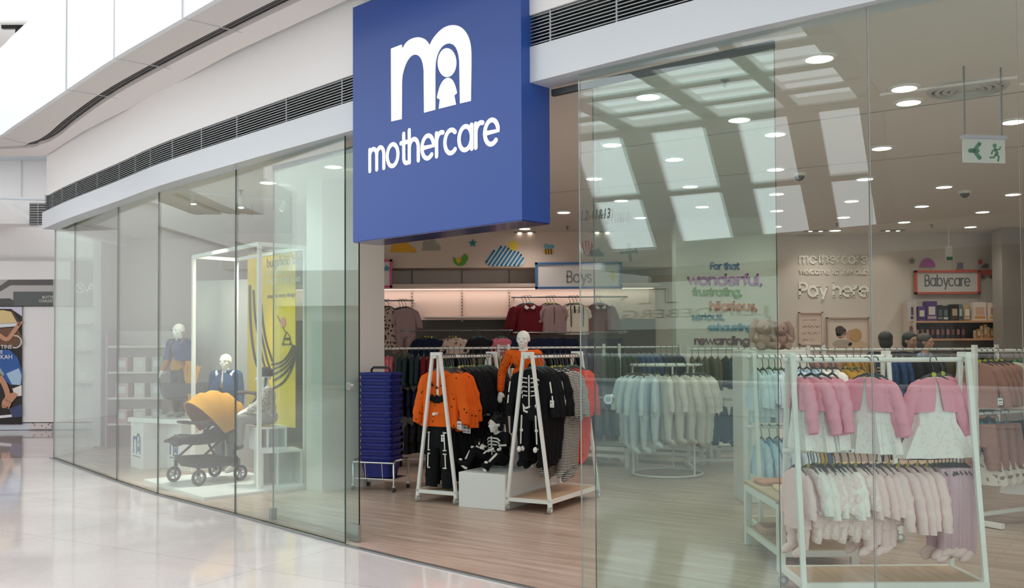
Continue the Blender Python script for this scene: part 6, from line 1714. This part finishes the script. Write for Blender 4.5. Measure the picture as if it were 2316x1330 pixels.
# carrycot with raised ochre hood on a pedestal
cot = empty('carrycot', (-4.07, 11.93, .642), math.radians(-72), 'dark grey carrycot with raised ochre hood on a pedestal', 'carrycot')
mb = MB(); mb.lathe([(.10, 0), (.10, .012), (.03, .03), (.024, .24)], 20); mb.build('pedestal', mat('pedestal_grey', '#9C9C9A', .5), cot)
mb = MB(); mb.loft([[V(wx * math.copysign(abs(math.cos(t)) ** .5, math.cos(t)), wy * math.copysign(abs(math.sin(t)) ** .5, math.sin(t)), z) for t in [2 * PI * i / 32 for i in range(32)]] for wx, wy, z in ((.10, .22, .235), (.135, .29, .26), (.15, .32, .34), (.155, .33, .44), (.145, .32, .44), (.12, .28, .30))]); mb.build('cot_body', mat('cot_grey', '#55585A', .8), cot)
hood(cot, (0, .03, .14), .15, .52, 14, -10)

# mannequins of the window
hh_ = .19
o = empty('mannequin', (-4.30, 12.28, .642), math.radians(-30), 'standing child mannequin in blue jacket and mustard top at the left', 'mannequin')
J = pose(1.2, hh_, elR=(-.22, .02, .74), wrR=(-.24, -.06, .60)); body(J, hh_, MANQ, o); wear_legs(J, hh_, cloth('slate_trousers', '#4C5550'), o); shoes(J, hh_, cloth('grey_shoe', '#A7A6A2'), o)
wear_top(J, hh_, cloth('mustard_knit', '#C98A2B'), o, 'jumper', arms=.95)
def open_jacket(J, hh, m_, parent, zlow, arms=.5, gap=.34, fat=.035, name='jacket'):
    mb = MB(); rings = []
    zt = J['neck'].z - .005
    for i in range(9):
        t = i / 8; z = zt + (zlow - zt) * t
        w = hh * (.30 + .52 * min(1, t * 3.2) ** .7) + fat * (.4 + .6 * t); dp = hh * (.26 + .26 * min(1, t * 2.5)) + fat
        g = gap * (.35 + .65 * t)
        rings.append([V(w * math.cos(a), dp * math.sin(a), z) for a in [-PI / 2 + g + (2 * PI - 2 * g) * k / 32 for k in range(33)]])
    inn = [[V(p.x * .95, p.y * .93, p.z) for p in r] for r in rings]
    mb.loft(rings, 0, open_ring=True, caps=False); mb.loft(inn, 0, open_ring=True, caps=False); mb.loft([rings[-1], inn[-1]], 0, open_ring=True, caps=False)
    for r0, r1 in ((0, 0), (-1, -1)): mb.loft([[r[r0] for r in rings], [r[r1] for r in inn]], 0, open_ring=True, caps=False)
    for n in 'RL':
        e = J['el' + n]; tb_(mb, J['sh' + n] - V(0, 0, .01), e, hh * .20 + fat * .8, hh * .16 + fat * .7)
        if arms > .5: tb_(mb, e, e.lerp(J['wr' + n], (arms - .5) * 2), hh * .16 + fat * .7, hh * .13 + fat * .5)
    mb.tube([V(.085 * math.cos(a), .085 * math.sin(a) * .9, zt + .012) for a in [-PI / 2 + .5 + (2 * PI - 1) * k / 16 for k in range(17)]], .018, 8)
    return mb.build(name, m_, parent)
open_jacket(J, hh_, DENIM, o, .72, .55)
o = empty('mannequin', (-3.46, 11.50, .03), math.radians(-12), 'child mannequin in navy cardigan and white shirt behind the pram hood', 'mannequin')
J = pose(1.42, .19); body(J, .19, MANQ, o); wear_legs(J, .19, cloth('slate_trousers', '#4C5550'), o); wear_top(J, .19, WHITEC, o, 'shirt', arms=.4)
open_jacket(J, .19, cloth('navy_knit', '#1F4468'), o, .78, .98, gap=.28, name='cardigan'); shoes(J, .19, cloth('grey_shoe', '#A7A6A2'), o)
hh_ = .185
o = empty('mannequin', (-2.70, 10.42, .66), math.radians(-72), 'seated child mannequin with black hat, grey patterned top and grey trousers', 'mannequin')
J = pose(1.1, hh_, head=(0, -.02, .53), neck=(0, .01, .42), chest=(0, .02, .32), belly=(0, .03, .2), pelvis=(0, .04, .085), shR=(-.135, .01, .39), shL=(.135, .01, .39), elR=(-.165, -.05, .24), elL=(.165, -.05, .24), wrR=(-.07, -.20, .18), wrL=(.07, -.21, .165), hpR=(-.065, .02, .085), hpL=(.065, .02, .085), knR=(-.08, -.27, .10), knL=(.075, -.26, .09), anR=(-.08, -.29, -.18), anL=(.07, -.28, -.19), toR=(-.09, -.37, -.22), toL=(.07, -.36, -.23))
body(J, hh_, MANQ, o); wear_top(J, hh_, patmat('grey_speckle', '#B7B3AC', '#4E4C49', 'noise', 60, .40), o, 'jumper', arms=.85, hem=.42); wear_legs(J, hh_, cloth('grey_jersey', '#8F8B86'), o); shoes(J, hh_, cloth('charcoal_shoe', '#454444'), o)
mb = MB(); c = J['head']; mb.ball(c + V(0, .02, .035), (.082, .092, .085), z0=-.25, z1=1, seg=24); mb.build('hat', BLACK2, o)
mb = MB(); mb.ball(c + V(-.055, -.055, .06), (.016, .012, .016)); mb.ball(c + V(.055, -.055, .06), (.016, .012, .016)); mb.build('hat_eye', WHITEC, o)
for s in (-1, 1):
    mb = MB(); mb.tube([c + V(s * .076, .02, .0), c + V(s * .082, .01, -.08), c + V(s * .07, -.03, -.20)], [.016, .010, .007], 8); mb.build('hat_cord', BLACK2, o)

# shoppers far back
def shopper(p, rz, h, hairm, topm, label, longer=0.0):
    o = empty('person', p, rz, label, 'person'); hh = h / 7.4
    J = pose(h, hh); body(J, hh, SKIN, o, k=.92, voxel=.011); wear_top(J, hh, topm, o, 'shirt', k=.95, arms=.9, voxel=.013); wear_legs(J, hh, cloth('dark_denim', '#2C3446'), o, k=.95, voxel=.013); shoes(J, hh, BLACK2, o); cap_hair(J, hh, hairm, o, longer=longer)
p = aty(2003, 800, 12.0); shopper((p.x, 12.0, 0), PI - .2, 1.68, HAIR, BLACK2, 'person with short black hair and dark top standing before the pay wall')
p = aty(2058, 800, 12.6); shopper((p.x, 12.6, 0), .5, 1.68, HAIR, BLACK2, 'person with dark hair and black top left of the babycare shelves')
p = aty(2092, 800, 12.3); shopper((p.x, 12.3, 0), .9, 1.66, mat('hair_grey_brown', '#4B423E', .5), cloth('blue_grey_shirt', '#8C97A6'), 'person in pale blue grey shirt below the Babycare sign')

# ================================================================ neighbouring shop at the end of the mall
def far_pt(px, py, out): return aty(px, py, FW - out)
po = empty('advertising_poster', far_pt(-30, 824, .08), 0, 'large glossy poster of a blue dress and a classic car at the left edge', 'poster')
def fp(X, Y, o=0.0): return far_pt(X / 2.771, 560 + Y / 2.771, .085 + o) - po.location
def fpoly(name, pts, m_, o):
    mb = MB(); mb.poly([fp(X, Y, o) for X, Y in pts], .004, axis=(0, -1, 0)); return mb.build(name, m_, po)
fpoly('panel', [(-300, 367), (138, 367), (138, 1108), (-300, 1108)], mat('poster_dark', '#2A2422', .25), 0)
PP = lambda n, c: mat('poster_' + n, c, .3)
for k, (pts, c) in enumerate([
    ([(-300, 372), (138, 372), (138, 430), (70, 384), (0, 384), (-300, 410)], '#CFC9DC'), ([(-300, 420), (20, 392), (70, 402), (110, 470), (-300, 500)], '#D8BE86'),
    ([(70, 402), (84, 398), (124, 462), (108, 470)], '#4B3A30'), ([(-300, 498), (112, 472), (116, 492), (-300, 525)], '#D9DBE2'), ([(-300, 530), (110, 500), (138, 560), (138, 620), (-300, 620)], '#6B4A33'),
    ([(-300, 660), (0, 640), (60, 640), (112, 690), (138, 770), (138, 850), (70, 862), (-40, 790), (-300, 760)], '#2D5AA0'), ([(40, 790), (118, 756), (136, 800), (130, 862), (76, 858)], '#A9C3DC'), ([(-300, 770), (0, 752), (26, 792), (10, 830), (-300, 830)], '#8FA9A6'),
    ([(78, 884), (136, 862), (136, 928), (96, 934)], '#E7E0DB'), ([(-300, 1080), (76, 1046), (74, 1062), (-300, 1100)], '#E9E7EA'), ([(56, 1010), (136, 980), (136, 1060), (80, 1066)], '#3E4A6E')]):
    fpoly('printed_shape', pts, PP('c%d' % k, c), .005 + .001 * k)
mb = MB(); P = lambda u, v: fp(u, v, .018); e = V(0, -.004, 0)
mb.stroke([tuple(q) for q in curve([(-60, 500), (0, 552), (46, 574), (84, 530), (122, 478)], 4)], 26, P, e); mb.stroke([(118, 482), (134, 470)], 16, P, e); mb.build('printed_arm', PP('skin', '#C28D6E'), po); mb = MB()
mb.stroke([tuple(q) for q in curve([(-10, 800), (24, 850), (44, 900), (52, 940)], 4)], 34, P, e)
mb.poly([P(*q) for q in curve([(16, 960), (40, 930), (84, 908), (110, 922), (96, 946), (70, 976), (46, 1000), (20, 1006), (10, 990), (16, 960)], 3)[:-1]], .006, axis=(0, -1, 0))
for k in range(4): mb.stroke([(34 + 12 * k, 950 + 7 * k), (14 + 13 * k, 990 + 6 * k)], 9, lambda u, v: fp(u, v, .022), e)
mb.build('printed_arm', PP('skin', '#C28D6E'), po)
mb = MB(); mb.stroke(arc(96, 590, 38, -100, 110, 14), 9, lambda u, v: fp(u, v, .02), e); mb.build('printed_wheel', PP('rim', '#C8C4B8'), po)
for t, X, Y, h in (('TINE', 4, 634, 27), ('E', 2, 664, 24), ('KAH', 2, 698, 30)):
    textmesh('poster_text', t, h / 2.771 / FOC * 18 * 1.25, mat('poster_white', '#F4F1EC', .5), po, frame_mat(fp(X, Y, .03), (1, 0, 0)), .003)
# lit window band with shop writing
wb = empty('shop_fascia_sign', far_pt(60, 660, .07), 0, 'dark band with pale boot and shoe wording over the poster', 'sign')
def wp(X, Y, o=0.0): return far_pt(X / 2.771, 560 + Y / 2.771, .085 + o) - wb.location
def wpoly(name, pts, m_, o):
    mb = MB(); mb.poly([wp(X, Y, o) for X, Y in pts], .004, axis=(0, -1, 0)); return mb.build(name, m_, wb)
wpoly('back_panel', [(-300, 192), (595, 192), (595, 366), (-300, 366)], mat('band_grey', '#B9B6B2', .3), 0)
wpoly('dark_top', [(66, 194), (332, 194), (332, 236), (66, 236), (0, 276), (-300, 300), (-300, 262), (0, 240)], mat('band_dark', '#5B5855', .3), .005)
wpoly('dark_glass', [(84, 276), (332, 276), (332, 366), (84, 366)], mat('band_slate', '#5D625F', .2), .005)
wpoly('dark_corner', [(-300, 330), (60, 318), (84, 330), (84, 366), (-300, 366)], mat('band_charcoal', '#4A4A48', .3), .006)
for t, Y, x in (('BOTTE', 320, 264), ('CHAUSS', 343, 244)):
    textmesh('sign_text', t, 20 / 2.771 / FOC * 18 * 1.25, mat('pale_sign_text', '#D9D6D0', .5), wb, frame_mat(wp(x, Y, .01), (1, 0, 0)), .003, sx=.92)
sg2 = empty('round_logo_sign', far_pt(190, 645, .1), 0, 'grey panel with white round emblem and letter seen through the far glass', 'sign')
a, b = far_pt(160, 592, .13), far_pt(214, 692, .13)
mb = MB(); mb.box((0, 0, 0), (b.x - a.x, .03, a.z - b.z)); q = mb.build('panel', mat('emblem_panel', '#A9A9A7', .4), sg2); q.location = (a + b) / 2 - sg2.location
EMW = mat('emblem_white', '#F7F7F5', .4)
P = lambda u, v: far_pt(u, v, .15) - sg2.location
mb = MB(); mb.stroke(arc(181, 652, 10.5, 0, 360, 28), 2.4, P, V(0, -.01, 0), closed=False); mb.stroke([(176, 646), (184, 653), (186, 661)], 3, P, V(0, -.01, 0)); mb.stroke([(187, 645), (178, 655)], 2, P, V(0, -.01, 0)); mb.build('emblem', EMW, sg2)
textmesh('sign_text', 'A', .24, EMW, sg2, frame_mat(P(195, 660), (1, 0, 0)), .01, sx=1.2)
# vents, grilles
mb = MB(); far_box(mb, 67, 957, 118, 970, .075, .02); tag(mb.build('floor_vent', patmat('perforated_steel', '#D9D2CE', '#9B7F79', 'spots', 16, .26)), 'perforated low vent strip at the foot of the white hoarding', 'vent')
vg = empty('wall_grille', far_pt(87, 484, 1.0), 0, 'grey slatted ventilation grille under the upper floor at the left', 'vent')
mb = MB(); mb.box((0, .02, 0), (.33, .03, .40)); mb.build('back_plate', mat('grille_dark', '#6D6F70', .6), vg)
mb = MB()
for k in range(9): mb.box((0, -.005, -.18 + .045 * k), (.32, .03, .016))
mb.build('slat', mat('grille_grey', '#A6A8A9', .5), vg)
mb = MB(); mb.box((0, -.012, 0), (.014, .02, .40)); mb.build('mullion', MATS['grille_grey'], vg)
a, b = far_pt(-60, 447, .6), far_pt(110, 452, .6); mb = MB(); mb.cyl(a, b, .02, 10); struct('trim_40', mb, FASC)
mb = MB(); mb.poly([far_pt(*q, .95) for q in ((-60, 455), (6, 455), (68, 506), (-60, 506))], .5, axis=(0, 1, 0)); struct('trim_41', mb, WHITE)
a = far_pt(48, 445, .02); b = far_pt(48, 360, .02); mb = MB(); mb.box((a.x, a.y, (a.z + b.z) / 2), (.012, .01, abs(a.z - b.z))); struct('trim_42', mb, FASC)
# upper floor ceiling with track lights
mb = MB(); mb.box((-12.5, 17.3, 7.1), (12, 3.0, .2)); struct('ceiling_upper', mb, SOFF)
mb = MB(); mb.box((-12.5, 15.75, 7.35), (12, .1, .7)); struct('trim_43', mb, WHITE)
tk = empty('track_light', (-7.9, 15.95, 6.97), 0, 'dark ceiling track with small spots at the top left corner', 'spotlight')
mb = MB(); mb.box((0, 0, 0), (1.4, .06, .06)); mb.build('track', FRAMEK, tk)
for x, c in ((-.42, FRAMEK), (-.06, mat('spot_red', '#B03A34', .4)), (.16, mat('spot_navy', '#2E3350', .4))):
    mb = MB(); mb.cyl((x, 0, -.02), (x, -.02, -.12), .05, 14); mb.build('spot', c, tk)
# shelf display seen through the end of the window
shl = empty('shelf_display', (-5.95, 14.9, 0), 0, 'white shelf display with a mauve end panel at the back left of the shop', 'shelf unit')
for z in (.35, .75, 1.15, 1.55): mb = MB(); mb.box((.15, 0, z), (.9, .4, .03)); mb.build('shelf', MATS['shelf_white'], shl)
mb = MB(); mb.box((-.32, 0, .9), (.03, .42, 1.8)); mb.build('end_panel', mat('mauve_panel', '#B79BB5', .5), shl)
mb = MB(); mb.box((.15, .2, .9), (.9, .02, 1.8)); mb.build('back_panel', MATS['shelf_white'], shl)
for i in range(9):
    z = (.365, .765, 1.165)[i // 3]; mb = MB(); w = .16 + .03 * (i % 2); mb.box((0, 0, .11), (w, .2, .22)); mb.box((0, -.101, .12), (w * .6, .003, .1), mi=1)
    tag(mb.build('gift_box', [mat(['gift_rose', 'gift_cream', 'gift_mint'][i % 3], ['#D9B5B5', '#E8DFD2', '#BFD3C6'][i % 3], .5), TAGW], loc=(-5.95 - .1 + .27 * (i % 3), 14.85, z)), '%s gift box, %s place on the %s shelf behind the window end' % (['rose', 'cream', 'mint'][i % 3], ['left', 'middle', 'right'][i % 3], ['lowest', 'second', 'third'][i // 3]), 'box', 'gift boxes on the back left shelves')
# shelves of the far shop behind the end glass
for k, z in enumerate((.9, 1.5, 2.0)):
    mb = MB(); a, b = far_pt(160, 700, .2), far_pt(214, 700, .2); mb.box(((a.x + b.x) / 2, FW - .2, z), (b.x - a.x, .3, .03)); tag(mb.build('far_shelf', MATS['shelf_white']), ['lowest', 'middle', 'top'][k] + ' pale shelf of the far shop seen through the end glass', 'shelf', 'shelves of the far shop')
